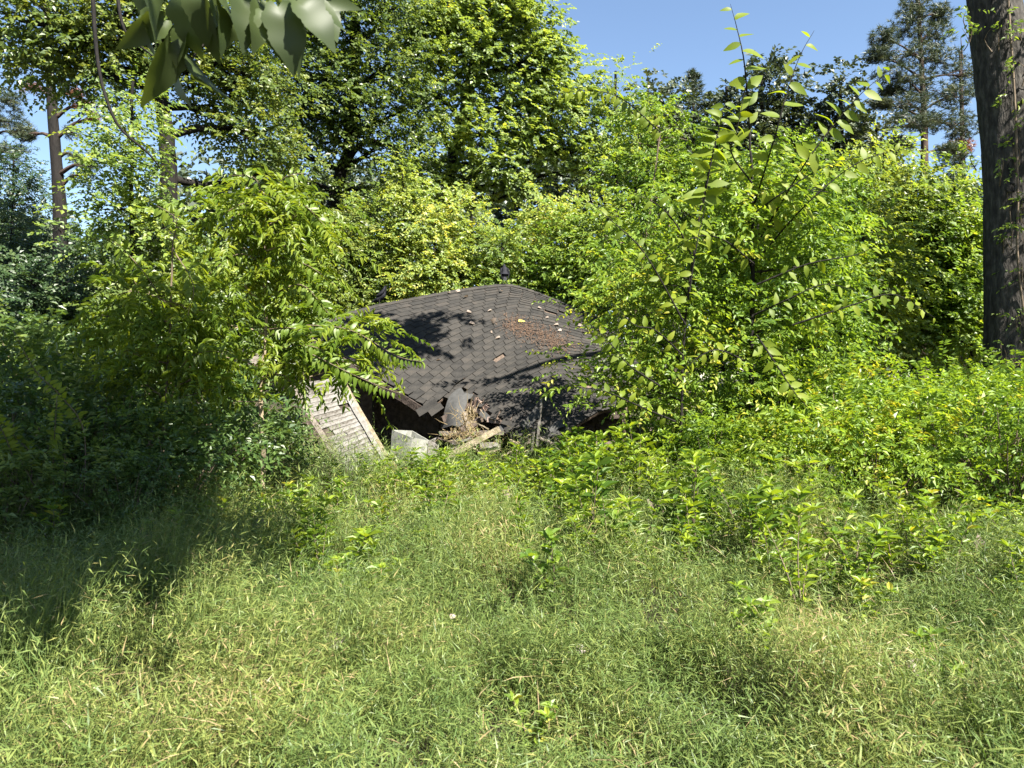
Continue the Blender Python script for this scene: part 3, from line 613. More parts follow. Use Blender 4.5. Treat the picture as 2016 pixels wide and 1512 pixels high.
far_tree(1325, 170, 48, 36, 'far low tree just left of the pointed pine', seed=12)
far_tree(1430, 152, 47, 40, 'far tree right of the pointed pine', seed=13)
far_tree(1500, 128, 45, 38, 'far tree behind the tall sprig', seed=14)
far_tree(1560, 138, 46, 40, 'far tree in the middle of the treeline', seed=15)
far_tree(1655, 142, 44, 46, 'far broad tree with upright twigs next to the sky gap', seed=16)
far_tree(1725, 230, 46, 40, 'low far tree left of the tall pine', seed=17)
# pines
def needles(mb, rng, cen, n, L, wd, flat=.6):
    N_ = len(cen) * n; c = np.repeat(cen, n, 0) + rng.normal(0, .03, (N_, 3)); d = nrm(rng.standard_normal((N_, 3)) * [1, 1, flat] + [0, 0, .35])
    s = nrm(np.cross(d, rng.standard_normal((N_, 3)))); ln = L * rng.uniform(.6, 1.1, N_)[:, None]
    v = np.stack([c - s * wd * .5, c + s * wd * .5, c + d * ln], 1).reshape(-1, 3)
    mb.add(v, np.arange(N_ * 3).reshape(-1, 3), np.repeat(rng.random(len(cen)), n))
def pine(label, base, trunk, boughs, seed, r=.2, tl=.24, tw=.02, nt_=60, tuft=14, group=None, brown=()):
    rng = np.random.default_rng(seed); b0 = np.array(base, float); root = thing('pine_tree', label, 'pine tree', tuple(b0), group)
    tm = MB(); tr = curve(trunk, 20); tube(tm, tr - b0, np.linspace(r, r * .35, 20), 8, .05, rng); tm.obj('trunk', M['pinebark' if seed != 10 else 'dark_shade_bark'], root, True, loc=(0, 0, 0))  # left pine trunk gets the bark with shade put into its colour
    lm = MB(); cm = MB(); bm_ = MB()
    for bi, (px, py, D, rx, ry) in enumerate(boughs):
        c = at(px, py, D); k = D / F; rr = np.array([rx, (rx + ry) / 2, ry]) * k
        i = int(np.argmin(np.linalg.norm(tr - c, axis=1) + .5 * np.maximum(tr[:, 2] - c[2] + .3, 0))); lp = curve([tr[i], (tr[i] + c) / 2 + [0, 0, .15], c], 7); lm = MB()
        tube(lm, lp - b0, np.linspace(r * .3, .02, 7), 5, .05, rng)
        n = nt_; u = nrm(rng.standard_normal((n, 3))) * rng.random((n, 1)) ** .4; cc = c + u * rr
        for q in cc[::5]: tube(lm, curve([lp[rng.integers(3, 7)], (c + q) / 2 + rng.normal(0, .1, 3), q], 4) - b0, np.linspace(.02, .008, 4), 3, 0, rng, cap=False)
        needles(bm_ if bi in brown else cm, rng, cc - b0, tuft, tl, tw); lm.obj('limb', M['pinebark'], root, True, loc=(0, 0, 0))
    tag(cm.obj('needles', M['pine'], root, loc=(0, 0, 0)), kind='stuff')
    if brown: tag(bm_.obj('dead_needles', M['brown'], root, loc=(0, 0, 0)), kind='stuff')
b = ground_pt(1365, 50); pine('small far pine with a pointed top rising above the treeline', b, [b, at(1365, 400, 50), at(1365, 135, 50)], [(1365, 150, 50, 14, 14), (1362, 175, 50, 24, 18), (1372, 205, 50, 34, 22), (1362, 240, 50, 40, 24), (1370, 280, 50, 42, 26), (1365, 330, 50, 42, 30)], 5, .16, tl=.34, tw=.045, nt_=70)
b = ground_pt(1815, 38)
bo = [(1800, 15, 38, 34, 26), (1790, 50, 38, 48, 26), (1740, 75, 37, 32, 20), (1840, 70, 38, 40, 26), (1790, 105, 37, 60, 24), (1728, 108, 37, 28, 16), (1850, 120, 38, 46, 26), (1770, 150, 37, 55, 24), (1820, 175, 38, 60, 26), (1880, 190, 38, 40, 24), (1790, 205, 37, 60, 22), (1850, 240, 38, 60, 26), (1795, 240, 36, 55, 18),
      (1735, 205, 37, 24, 9), (1870, 300, 38, 30, 20), (1770, 285, 38, 30, 16), (1850, 30, 38.5, 22, 24), (1755, 180, 38, 24, 10), (1900, 150, 40, 34, 40), (1895, 250, 40, 34, 30)]
pine('tall pine with a full grey green crown at the right edge of the sky', b, [b, at(1820, 330, 38), at(1818, 200, 38), at(1805, -40, 38)], bo, 6, .24, tl=.30, tw=.032, nt_=120, tuft=15)
b = ground_pt(1900, 42); pine('dark pine showing just left of the thick trunk', b, [b, at(1895, 300, 42), at(1890, 100, 42)], [(1885, 330, 42, 36, 30), (1860, 370, 42, 40, 26), (1900, 400, 42, 40, 40), (1850, 420, 42, 30, 20), (1890, 290, 42, 26, 20)], 8, .2, tl=.3, tw=.035, nt_=90, brown=(4,))
b = ground_pt(-10, 34); pine('pine at the far left edge behind the bare pine trunk', b, [b, at(-20, 400, 34), at(-30, 60, 34)], [(20, 200, 34, 34, 26), (5, 240, 34, 50, 24), (45, 260, 34, 26, 18), (15, 300, 34, 40, 20), (60, 480, 33, 50, 30), (20, 520, 33, 60, 36), (60, 580, 33, 60, 36)], 9, .22, tl=.3, tw=.03, nt_=90)
b = ground_pt(122, 22)
pine('slender dark pine trunk at the left with brown dead boughs', b, [b, at(121, 560, 22), at(118, 420, 22), at(112, 330, 22), at(103, 210, 22), at(95, 100, 22), at(88, -60, 22)],
     [(168, 208, 22, 26, 12), (60, 172, 22, 26, 9), (150, 185, 21.8, 18, 9), (165, 345, 22, 26, 24), (150, 310, 22, 20, 12), (140, 262, 22, 14, 14), (60, 270, 22, 5, 5), (180, 325, 21.5, 14, 14), (130, 450, 22, 30, 14), (186, 232, 22, 9, 9)], 10, .25, tl=.2, tw=.012, nt_=48, tuft=11, brown=(0, 1, 2, 9))
# ------------------------------------------------------------------ big trees behind
b = ground_pt(345, 17)
tree('broadleaf_tree', 'dark forked tree on the left with a full small leaved crown', 'tree', b, trunk_px(b, [(338, 520, 17), (332, 370, 17), (325, 250, 17), (312, 120, 17), (300, -90, 17)]),
     [(40, 40, 16, 100, 70, 24), (150, 90, 16.5, 90, 80, 26), (235, 30, 16, 80, 70, 20), (60, 120, 17, 70, 40, 12), (330, 60, 18, 90, 80, 24), (215, 150, 16.5, 60, 40, 12), (430, 40, 17, 90, 80, 24), (490, 150, 17.5, 80, 70, 24), (400, 150, 18, 70, 60, 16), (440, 225, 18, 45, 40, 9), (505, 260, 17.5, 60, 55, 15), (300, -60, 17, 160, 60, 26), (520, 340, 18, 50, 34, 8), (140, -50, 16, 150, 50, 18)],
     'oak', 'oak', 'dark_shade_bark', 21, None, .27, .11, mult=1.35)
b = ground_pt(255, 14.6)
tree('young_tree', 'lighter green young tree in front of the dark forked trunk', 'tree', b, trunk_px(b, [(262, 520, 14.6), (258, 380, 14.6), (262, 160, 14.6)]),
     [(262, 185, 14.6, 26, 30, 6), (245, 250, 14.4, 48, 38, 11), (240, 300, 14.6, 40, 30, 7), (225, 330, 14.2, 46, 34, 10), (235, 375, 14.8, 44, 30, 8), (240, 410, 14.4, 55, 34, 12), (310, 450, 14.8, 70, 36, 14), (215, 480, 14.4, 60, 34, 11)],
     'under', 'under', 'dark_shade_bark', 22, None, .07, .03, over=dict(L=.10, asp=.75))
b = ground_pt(645, 24)
tree('broadleaf_tree', 'tall dark tree with a slanting trunk between the left tree and the yellow green one', 'tree', b, trunk_px(b, [(645, 560, 24), (655, 420, 24), (672, 350, 24), (690, 230, 24), (700, 60, 24), (700, -80, 24)]),
     [(600, 60, 23, 80, 70, 20), (560, 130, 22.5, 70, 60, 16), (690, 50, 23, 90, 70, 24), (640, 150, 23, 90, 60, 22), (760, 130, 23, 70, 60, 18), (590, 220, 23, 70, 50, 16), (700, 210, 23, 90, 45, 20), (790, 220, 23.4, 60, 40, 12), (560, 290, 23, 60, 40, 12), (650, 270, 24, 70, 36, 12), (770, 20, 23, 80, 60, 18), (640, -40, 23, 140, 50, 22), (500, 60, 23.5, 60, 80, 14), (570, 350, 23, 60, 30, 8), (730, 300, 23.4, 50, 30, 7), (790, 290, 23, 40, 30, 6), (600, 400, 23, 50, 30, 6), (750, 370, 23.4, 60, 30, 7)],
     'oak', 'oak', 'dark_shade_bark', 23, None, .30, .11, over=dict(L=.14, sl=.6, cr=.75), mult=1.5)
b = ground_pt(885, 26)
tree('broadleaf_tree', 'large yellow green tree rising to the top edge beside the open sky', 'tree', b, trunk_px(b, [(880, 500, 26), (888, 340, 26), (905, 250, 26), (930, 120, 26), (950, -60, 26)]),
     [(880, 45, 25, 60, 50, 16), (960, 25, 25, 80, 55, 22), (1040, 40, 25, 55, 50, 14), (1075, 100, 25.5, 50, 45, 12), (860, 125, 24.5, 60, 30, 12), (940, 105, 24.5, 60, 45, 14), (1020, 130, 25, 65, 45, 15), (1110, 150, 25.5, 42, 40, 9), (850, 190, 24.5, 40, 24, 7), (1000, 205, 25, 70, 36, 13), (1090, 215, 25, 60, 38, 12), (930, 180, 25, 40, 24, 6), (870, 265, 24.5, 46, 22, 7), (945, 265, 24.5, 46, 24, 7), (1040, 275, 24.8, 60, 34, 11), (1120, 290, 25, 55, 36, 10), (980, 320, 24.5, 60, 30, 10), (940, -40, 25, 120, 50, 22), (1160, 225, 25.5, 34, 42, 8), (820, 60, 25, 50, 60, 12), (1170, 330, 25, 40, 34, 7), (840, 330, 25.4, 44, 30, 6), (900, 370, 25, 60, 30, 8), (1010, 380, 25, 60, 30, 8)],
     'maple', 'maple', 'dark_shade_bark', 24, None, .26, .10, over=dict(L=.155, sl=.52, cr=.56, per=13), mult=1.5)
b = ground_pt(825, 26.4)
b2 = ground_pt(1215, 25)
tree('young_tree', 'thin topped tree at the right shoulder of the large yellow green tree', 'tree', b2, trunk_px(b2, [(1213, 400, 25), (1212, 140, 25)]),
     [(1212, 150, 25, 22, 24, 4), (1205, 190, 25, 36, 26, 7), (1225, 235, 25, 44, 30, 8), (1200, 290, 25, 46, 34, 9), (1250, 320, 25, 44, 36, 8)], 'under', 'under', 'dark_shade_bark', 25, None, .1, .04, over=dict(L=.13, sl=.5, cr=.55))
# thicket trees behind the roof
def thick(px, top, D, w_, label, seed, mt='under', sp='under', ov=None, grp='small trees in the thicket behind the roof', low=640):
    b = ground_pt(px, D); r_ = np.random.default_rng(seed); lob = []; y = top; i = 0
    while y < low:
        ww = w_ * (.5 if i == 0 else .8 if i == 1 else 1.0); lob.append((px + r_.normal(0, w_ * .18), y + 18, D + r_.uniform(-.4, .4), ww, 30, int(5 + ww / 6)))
        if ww > 40: lob.append((px + (w_ * .6 if i % 2 else -w_ * .6), y + 34, D - .3, ww * .6, 26, int(4 + ww / 12)))
        y += 48; i += 1
    tree('small_tree', label, 'tree', b, [b, at(px, 600, D), at(px + r_.normal(0, 6), top + 10, D)], lob, sp, mt, 'dark_shade_bark', seed, grp, .07, .03, over=dict(L=.115, sl=.5, cr=.5, **(ov or {})), mult=1.3)
thick(560, 385, 20.5, 52, 'small tree between the left tree and the roof, left of the walnut sapling', 31)
thick(660, 425, 21.5, 56, 'leafy small tree above the left end of the roof', 32, 'oak')
thick(735, 410, 22.0, 50, 'rounded small tree above the hunched bird', 33)
thick(798, 330, 21.6, 40, 'narrow small tree with a pointed top above the roof ridge', 34, 'under', ov=dict(roff=.06))
thick(855, 425, 21.0, 52, 'bushy small tree right of the pointed one', 35, 'maple')
thick(925, 400, 21.6, 52, 'bushy small tree left of the upright bird', 36, 'maple')
thick(985, 470, 20.6, 48, 'low bushy tree directly behind the upright bird', 37)
thick(1050, 395, 21.6, 52, 'bushy small tree right of the upright bird', 38, 'maple')
thick(1120, 420, 20.8, 52, 'leafy small tree above the right slope of the roof', 39, 'lush')
thick(1185, 400, 20.2, 50, 'leafy small tree beside the right end of the roof', 40, 'under')
# right thicket
G2 = 'small trees in the thicket on the right'
b = ground_pt(1330, 17)
tree('young_tree', 'broad yellow green young tree left of the tall sprigs', 'tree', b, trunk_px(b, [(1320, 500, 17), (1290, 230, 17)]),
     [(1285, 225, 17, 40, 30, 8), (1335, 262, 17, 45, 30, 9), (1250, 280, 17, 44, 34, 9), (1310, 320, 17, 60, 34, 12), (1370, 330, 17, 44, 40, 9), (1240, 350, 17, 40, 34, 8), (1290, 400, 17, 70, 36, 13), (1370, 420, 17, 50, 40, 10), (1250, 470, 17, 60, 36, 11), (1330, 490, 17, 70, 36, 12), (1280, 560, 17, 70, 40, 12)], 'lush', 'lush', 'stem', 41, None, .08, .035, over=dict(L=.11))
thick(1475, 330, 17.5, 52, 'leafy tree behind the tall sprigs', 42, 'under', grp=G2)
thick(1560, 300, 18, 54, 'leafy tree below the middle of the far treeline', 43, 'lush', grp=G2)
thick(1650, 320, 17, 54, 'leafy tree below the broad far tree', 44, 'under', grp=G2)
thick(1740, 290, 18, 50, 'light green tree below the tall pine', 45, 'under', grp=G2)
thick(1800, 360, 16, 52, 'dense tree left of the thick trunk', 46, 'oak', grp=G2)
thick(1870, 345, 15.5, 50, 'dense small leaved tree touching the thick trunk', 47, 'under', grp=G2)
thick(1910, 430, 14.8, 46, 'bushy tree tucked against the left side of the thick trunk', 48, 'lush', grp=G2)
thick(1700, 450, 14.5, 56, 'lower bushy tree in the right middle ground', 49, 'under', grp=G2, low=690)
thick(1990, 480, 17.5, 50, 'bushy tree right of the thick trunk', 50, 'under', grp=G2)
thick(1600, 470, 13.5, 52, 'yellow green bush right of the elm saplings', 51, 'lush', grp=G2, low=700)
# left thicket
G3 = 'small trees in the shaded thicket on the left'
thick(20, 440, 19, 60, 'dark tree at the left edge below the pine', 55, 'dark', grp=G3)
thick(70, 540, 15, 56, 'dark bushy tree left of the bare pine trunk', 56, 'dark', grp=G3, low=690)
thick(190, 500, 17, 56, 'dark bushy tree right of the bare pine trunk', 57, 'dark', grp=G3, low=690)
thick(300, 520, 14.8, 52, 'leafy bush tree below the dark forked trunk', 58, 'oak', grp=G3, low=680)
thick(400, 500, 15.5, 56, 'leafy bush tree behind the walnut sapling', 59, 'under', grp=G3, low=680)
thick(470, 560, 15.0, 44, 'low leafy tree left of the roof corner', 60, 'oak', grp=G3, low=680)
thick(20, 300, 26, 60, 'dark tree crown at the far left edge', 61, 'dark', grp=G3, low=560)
# vines hanging at the left
for (pp, lb) in [([(180, -40, 12), (190, 100, 12), (205, 180, 12), (235, 250, 12), (290, 300, 12.2), (315, 330, 12.4)], 'long bare drooping branch hanging across the left sky gap'),
                 ([(228, -30, 12.4), (246, 60, 12.4), (300, 110, 12.6)], 'short dark hanging branch near the top left')]:
    mb = MB(); P = curve([at(*q) for q in pp], 20); c = P[0].copy(); tube(mb, P - c, np.linspace(.035, .012, 20), 6, .05); tag(mb.obj('hanging_branch', M['dark_shade_bark'], None, True, loc=c), lb, 'branch')
# ------------------------------------------------------------------ the thick trunk at the right
b = ground_pt(1998, 12.5); r_ = np.random.default_rng(70)
root = thing('big_tree', 'thick grey trunk of a big tree at the right edge with climbing vine', 'tree', tuple(b))
tr = curve([b - [0, 0, .1], at(1997, 660, 12.5), at(1992, 330, 12.5), at(1975, 150, 12.5), at(1958, 0, 12.5), at(1935, -220, 12.5), at(1930, -420, 12.5)], 60)
n_, sd_ = 60, 40; ang = np.arange(sd_) * 2 * math.pi / sd_; t_ = nrm(np.gradient(tr, axis=0)); a_ = nrm(np.cross(t_, [0, 1., 0])); b_ = np.cross(t_, a_)
tt = np.linspace(0, 1, n_); rad = np.interp(tt, [0, .08, .3, 1], [.58, .47, .42, .34])
ridge = .022 * np.sign(np.sin(ang[None] * 13 + 2.2 * np.sin(tt[:, None] * 37 + ang[None] * 2))) * r_.uniform(.3, 1, (n_, sd_)) + .02 * np.sin(ang[None] * 3 + tt[:, None] * 4)
rr = rad[:, None] + ridge; v = tr[:, None] + rr[..., None] * (np.cos(ang)[None, :, None] * a_[:, None] + np.sin(ang)[None, :, None] * b_[:, None])
i = np.arange(n_ - 1)[:, None] * sd_; j = np.arange(sd_)[None]; k = (j + 1) % sd_
mb = MB(); mb.add(v.reshape(-1, 3) - b, np.stack([i + j, i + k, i + sd_ + k, i + sd_ + j], -1).reshape(-1, 4)); mb.obj('trunk', M['bark'], root, True, loc=(0, 0, 0))
mb = MB(); kp = at(1955, 383, 12.5) + [0, -.42, 0] - b; ring = [kp + [.075 * math.cos(q), -.03, .075 * math.sin(q)] for q in np.linspace(0, 6.283, 13)]; tube(mb, ring, .022, 6, .1); mb.obj('knot', M['bark'], root, True, loc=(0, 0, 0))
lm = MB()
for q in [[(1935, -200, 12.5), (1700, -300, 11), (1450, -320, 10)], [(1935, -240, 12.5), (2100, -340, 12), (2300, -380, 11.5)], [(1932, -380, 12.5), (1850, -600, 13), (1800, -800, 13)]]:
    tube(lm, curve([at(*x) for x in q], 10) - b, np.linspace(.16, .05, 10), 7, .06)
lm.obj('limbs', M['bark'], root, True, loc=(0, 0, 0))
mb = MB(); cen = []
for k in range(34):
    c = at(r_.uniform(1880, 2100), r_.uniform(-420, -110), r_.uniform(11.6, 13.5)); cen.append(c)
for k in range(40):
    c = np.array([r_.uniform(8.4, 11.2), r_.uniform(8.2, 11.4), r_.uniform(4.8, 9.6)])
    if proj(c)[0] > 2110: cen.append(c)
cen = np.array(cen); crown_leaves(mb, r_, cen - b, nrm(cen - at(1935, -200, 12.5)), dict(SP['oak'], cull=None, cr=.5)); 
tag(mb.obj('crown', M['oak'], root, loc=(0, 0, 0)), kind='stuff')
vine = thing('climbing_vine', 'leafy vine climbing the right side of the thick trunk', 'vine', tuple(b + [.3, -.4, 0]))
vb = np.array(vine.location); mb = MB(); lm = MB(); cen = []
for (px, py, n) in [(1905, 30, 3), (1900, 60, 2), (1960, 60, 2), (1985, 40, 2), (2005, 60, 4), (2010, 130, 3), (2000, 300, 3), (1990, 350, 2), (2005, 400, 4), (1960, 300, 1), (2000, 470, 3), (1985, 450, 2), (2010, 540, 3), (1945, 315, 1), (2012, 200, 3), (2014, 620, 3), (1975, 690, 3), (2000, 700, 4)]:
    for _ in range(n): cen.append(at(px + r_.normal(0, 9), py + r_.normal(0, 10), 12.0 + r_.uniform(-.1, .15)))
cen = np.array(cen)
for c in cen: tube(lm, curve([c + [.12, .15, -.3], c + r_.normal(0, .05, 3) + [0.05, .08, -.1], c], 5) - vb, [.012, .009, .007, .005, .003], 4, cap=False)
tube(lm, curve([b + [.30, -.42, 0], at(2008, 560, 12.05), at(2004, 380, 12.05), at(1998, 200, 12.05), at(1985, 0, 12.05)], 16) - vb, .018, 5)
lm.obj('stem', M['stem'], vine, True, loc=(0, 0, 0))
crown_leaves(mb, r_, cen - vb, np.tile([-.5, -.7, .1], (len(cen), 1)), dict(SP['elm'], cull=None, cr=.12, per=2, K=6, sl=.28, L=.085)); mb.obj('leaves', M['under'], vine, loc=(0, 0, 0))['kind'] = 'stuff'
# ------------------------------------------------------------------ elm saplings at the right
elm_me = [leaf_shape('elm_leaf', 'elmleaf', .56, .06, 0, d, f, heart=.6) for d, f in ((.12, .10), (.3, .16), (.45, .22))]
def sprig(tree_root, pts, spacing, size, rng, bark='dark_shade_bark', r0=.012, two=1, start=0.0, hang=.25, meshes=elm_me, taper=.5, name='leaf', big=1.05):
    b0 = np.array(tree_root.location); P = curve([at(*q) for q in pts], 40); mb = MB(); tube(mb, P - b0, np.linspace(r0, .002, 40), 5, .03, rng); mb.obj('branch', M[bark], tree_root, True, loc=(0, 0, 0))
    L = np.concatenate([[0], np.cumsum(np.linalg.norm(np.diff(P, axis=0), axis=1))]); s = start * L[-1]; k = 0; cnt = 0
    while s < L[-1]:
        p = np.array([np.interp(s, L, P[:, i]) for i in range(3)]); q = np.array([np.interp(min(s + .05, L[-1]), L, P[:, i]) for i in range(3)]); d = q - p
        d = d / np.linalg.norm(d) if np.linalg.norm(d) > 1e-6 else np.array([0, 0, 1.])
        side = np.cross(d, [0, -1., .35]); side /= np.linalg.norm(side)
        for sg in ((1, -1) if two == 2 else ((1,) if k % 2 else (-1,))):
            dd = side * sg + d * .35 + rng.normal(0, .22, 3) + [0, rng.uniform(-.35, .25), -hang]
            nn = np.array([.1, -1.0, .55]) + rng.normal(0, .5, 3); u = s / L[-1]
            place_leaf(meshes[rng.integers(len(meshes))], name, p + dd * .012, dd, nn, big * size * rng.uniform(.75, 1.15) * (1 - taper * max(0, u - .8) / .2), tree_root, b0)
        s += spacing * rng.uniform(.55, .9); k += 1
rs = np.random.default_rng(80)
b = ground_pt(1476, 9.3)
elm = tree('elm_sapling', 'tall multi stemmed sapling on the right with big leaves on sprigs against the sky', 'sapling', b, trunk_px(b, [(1478, 800, 9.3), (1482, 600, 9.3), (1482, 450, 9.3), (1480, 340, 9.3), (1476, 250, 9.3)]),
     [(1470, 360, 9.3, 46, 30, 7), (1540, 350, 9.6, 50, 30, 8), (1620, 370, 9.8, 50, 30, 7), (1410, 420, 9.4, 50, 34, 8), (1500, 440, 9.3, 60, 34, 10), (1590, 440, 9.6, 60, 34, 10), (1460, 510, 9.5, 60, 34, 10), (1560, 530, 9.6, 60, 34, 10), (1640, 520, 9.8, 46, 34, 7), (1500, 600, 9.5, 60, 34, 9), (1600, 620, 9.6, 60, 34, 9), (1420, 590, 9.5, 40, 34, 6), (1440, 680, 9.5, 50, 30, 7), (1570, 700, 9.4, 60, 30, 8), (1650, 690, 9.6, 50, 30, 6), (1520, 780, 9.2, 60, 30, 8), (1600, 790, 9.2, 50, 30, 7)],
     'elm', 'lush', 'dark_shade_bark', 81, None, .035, .016, over=dict(L=.092, per=9), sides=8)
sprig(elm, [(1476, 255, 9.30), (1466, 130, 8.75), (1452, 60, 8.75), (1438, 8, 8.75)], .15, .155, rs, big=1.45)
sprig(elm, [(1486, 400, 9.30), (1525, 270, 8.65), (1550, 180, 8.55), (1575, 110, 8.55), (1603, 60, 8.55)], .16, .14, rs, big=1.45)
sprig(elm, [(1490, 480, 9.30), (1580, 330, 8.55), (1650, 235, 8.45), (1700, 180, 8.35), (1752, 138, 8.35)], .10, .15, rs, big=1.45, start=.25)
sprig(elm, [(1500, 500, 9.30), (1590, 400, 8.55), (1690, 320, 8.45), (1790, 290, 8.35)], .12, .16, rs, start=.2)
sprig(elm, [(1490, 660, 8.75), (1530, 720, 8.45), (1570, 780, 8.35), (1620, 830, 8.35)], .09, .15, rs, start=.1)
sprig(elm, [(1490, 560, 8.75), (1590, 520, 8.55), (1690, 500, 8.45), (1740, 470, 8.35)], .13, .14, rs, start=.2)
sprig(elm, [(1560, 640, 8.65), (1680, 600, 8.45), (1760, 580, 8.35), (1840, 625, 8.35)], .11, .12, rs, start=.1)
sprig(elm, [(1480, 360, 8.9), (1440, 300, 8.7), (1452, 250, 8.6), (1470, 160, 8.6)], .13, .14, rs)
sprig(elm, [(1485, 420, 8.9), (1540, 380, 8.6), (1620, 330, 8.5), (1720, 300, 8.5)], .12, .14, rs, start=.1)
sprig(elm, [(1485, 520, 8.9), (1420, 470, 8.6), (1360, 470, 8.5), (1300, 520, 8.5)], .12, .13, rs, start=.1)
sprig(elm, [(1485, 620, 8.9), (1550, 590, 8.6), (1620, 560, 8.5), (1680, 570, 8.5)], .12, .13, rs, start=.1)
sprig(elm, [(1485, 720, 8.9), (1420, 690, 8.6), (1380, 700, 8.5), (1330, 740, 8.5)], .12, .12, rs, start=.1)
b = ground_pt(1340, 8.9)
elm2 = tree('elm_sapling', 'slender dark stemmed sapling leaning right in front of the right end of the roof', 'sapling', b, trunk_px(b, [(1342, 780, 8.9), (1352, 600, 8.9), (1375, 440, 8.9), (1400, 310, 8.9)]),
     [(1380, 480, 9, 30, 34, 4), (1310, 560, 9.2, 50, 30, 7), (1240, 530, 9.6, 40, 24, 5), (1390, 560, 9.1, 40, 30, 5), (1260, 610, 9.6, 50, 26, 7), (1330, 640, 9.3, 50, 30, 7), (1250, 680, 9.6, 36, 24, 4), (1310, 720, 9.3, 60, 30, 8), (1210, 760, 9.7, 50, 24, 6), (1270, 790, 9.3, 60, 26, 7), (1400, 720, 9.2, 50, 30, 6), (1155, 745, 9.9, 30, 16, 3), (1200, 600, 10, 34, 22, 3), (1420, 800, 9.1, 50, 26, 5)],
     'elm', 'lush', 'dark_shade_bark', 82, None, .02, .012, over=dict(L=.085, per=9))
sprig(elm2, [(1385, 400, 8.45), (1402, 310, 8.35), (1416, 250, 8.35), (1428, 198, 8.35)], .065, .16, rs, big=1.45)
sprig(elm2, [(1355, 590, 8.45), (1372, 480, 8.35), (1390, 400, 8.35)], .10, .15, rs)
sprig(elm2, [(1350, 640, 8.45), (1270, 500, 8.35), (1210, 440, 8.35), (1150, 388, 8.35)], .12, .13, rs, start=.15)
sprig(elm2, [(1300, 760, 8.55), (1240, 720, 8.55), (1205, 680, 8.55), (1165, 640, 8.65)], .085, .13, rs, start=.1)
sprig(elm2, [(1330, 830, 8.55), (1260, 800, 8.55), (1190, 770, 8.55), (1120, 760, 8.65)], .09, .12, rs, start=.1)
sprig(elm2, [(1360, 500, 8.6), (1330, 440, 8.4), (1290, 400, 8.3), (1240, 380, 8.3)], .12, .13, rs, start=.2)
sprig(elm2, [(1345, 700, 8.6), (1290, 650, 8.4), (1250, 640, 8.3), (1210, 600, 8.3)], .11, .12, rs, start=.2)
b = ground_pt(1225, 12.6)
elm3 = tree('sapling', 'leafy sapling rising past the right slope of the roof with one long hanging bough', 'sapling', b, trunk_px(b, [(1240, 700, 12.6), (1270, 480, 12.4), (1300, 260, 12.2)]),
     [(1260, 450, 12.4, 40, 30, 6), (1190, 470, 12.4, 40, 24, 5), (1300, 520, 12.2, 40, 30, 6), (1220, 560, 12.4, 40, 30, 6), (1180, 530, 12.6, 26, 20, 3), (1270, 620, 12.4, 50, 30, 7), (1280, 380, 12.4, 40, 30, 6), (1240, 740, 12.2, 34, 26, 4), (1310, 700, 12.2, 44, 30, 6), (1290, 800, 12.2, 44, 26, 5)], 'elm', 'lush', 'stem', 83, None, .03, .015, over=dict(L=.10))
sprig(elm3, [(1300, 260, 12.2), (1225, 195, 12), (1160, 178, 11.9), (1085, 186, 11.8)], .07, .16, rs, hang=.7)
# ------------------------------------------------------------------ pinnate saplings at the left
leaflet = [leaf_shape('leaflet', 'walnut', .40, 0, 0, d, .12) for d in (.15, .35, .5)]
b = ground_pt(517, 8.6)
wal = tree('walnut_sapling', 'pale stemmed sapling with feathery pinnate leaves left of the roof', 'sapling', b, trunk_px(b, [(518, 860, 8.6), (514, 770, 8.6), (524, 640, 8.6), (520, 500, 8.6), (525, 400, 8.6)]),
     [(520, 385, 8.5, 60, 24, 6), (460, 420, 8.5, 50, 26, 5), (590, 420, 8.5, 50, 26, 5), (540, 450, 8.6, 60, 30, 7), (600, 480, 8.6, 50, 26, 5), (450, 480, 8.6, 40, 26, 4), (540, 520, 8.6, 50, 26, 4), (600, 560, 8.6, 40, 26, 3), (480, 560, 8.6, 36, 24, 3), (640, 650, 8.6, 40, 22, 4), (700, 665, 8.5, 40, 20, 4), (600, 620, 8.6, 40, 24, 3), (450, 640, 8.4, 50, 26, 4), (380, 690, 8.3, 60, 30, 5), (600, 715, 8.4, 40, 24, 4), (680, 720, 8.4, 36, 22, 4)  , (560, 690, 8.5, 36, 22, 3)],
     'pinn', 'walnut', 'palestem', 85, None, .032, .012, over=dict(per=6))
for q in [[(525, 400, 8.6), (480, 400, 8.4), (430, 425, 8.3), (385, 432, 8.2)], [(525, 410, 8.6), (590, 400, 8.4), (650, 455, 8.3)], [(523, 640, 8.6), (600, 640, 8.3), (690, 650, 8.2), (780, 700, 8.2), (830, 712, 8.2)], [(523, 650, 8.6), (600, 690, 8.2), (690, 735, 8.1), (760, 765, 8.1), (790, 775, 8.1)],
          [(518, 700, 8.6), (600, 680, 8.2), (660, 710, 8.2), (700, 790, 8.1)], [(514, 790, 8.5), (470, 790, 8.3), (430, 780, 8.3), (405, 790, 8.3)], [(520, 650, 8.5), (560, 645, 8.2), (600, 650, 8.1)], [(522, 520, 8.6), (470, 500, 8.3), (410, 540, 8.2)], [(523, 500, 8.6), (600, 520, 8.3), (660, 560, 8.3)],
          [(525, 400, 8.6), (560, 350, 8.4), (610, 340, 8.4)], [(525, 400, 8.6), (500, 350, 8.4), (450, 345, 8.4)], [(523, 600, 8.6), (590, 560, 8.3), (650, 620, 8.2)], [(518, 740, 8.6), (560, 740, 8.3), (600, 790, 8.2)]]:
    sprig(wal, q, .055, .115, rs, 'stem', .007, two=2, start=.35, hang=.5, meshes=leaflet, name='leaflet')
b = ground_pt(325, 8.0)
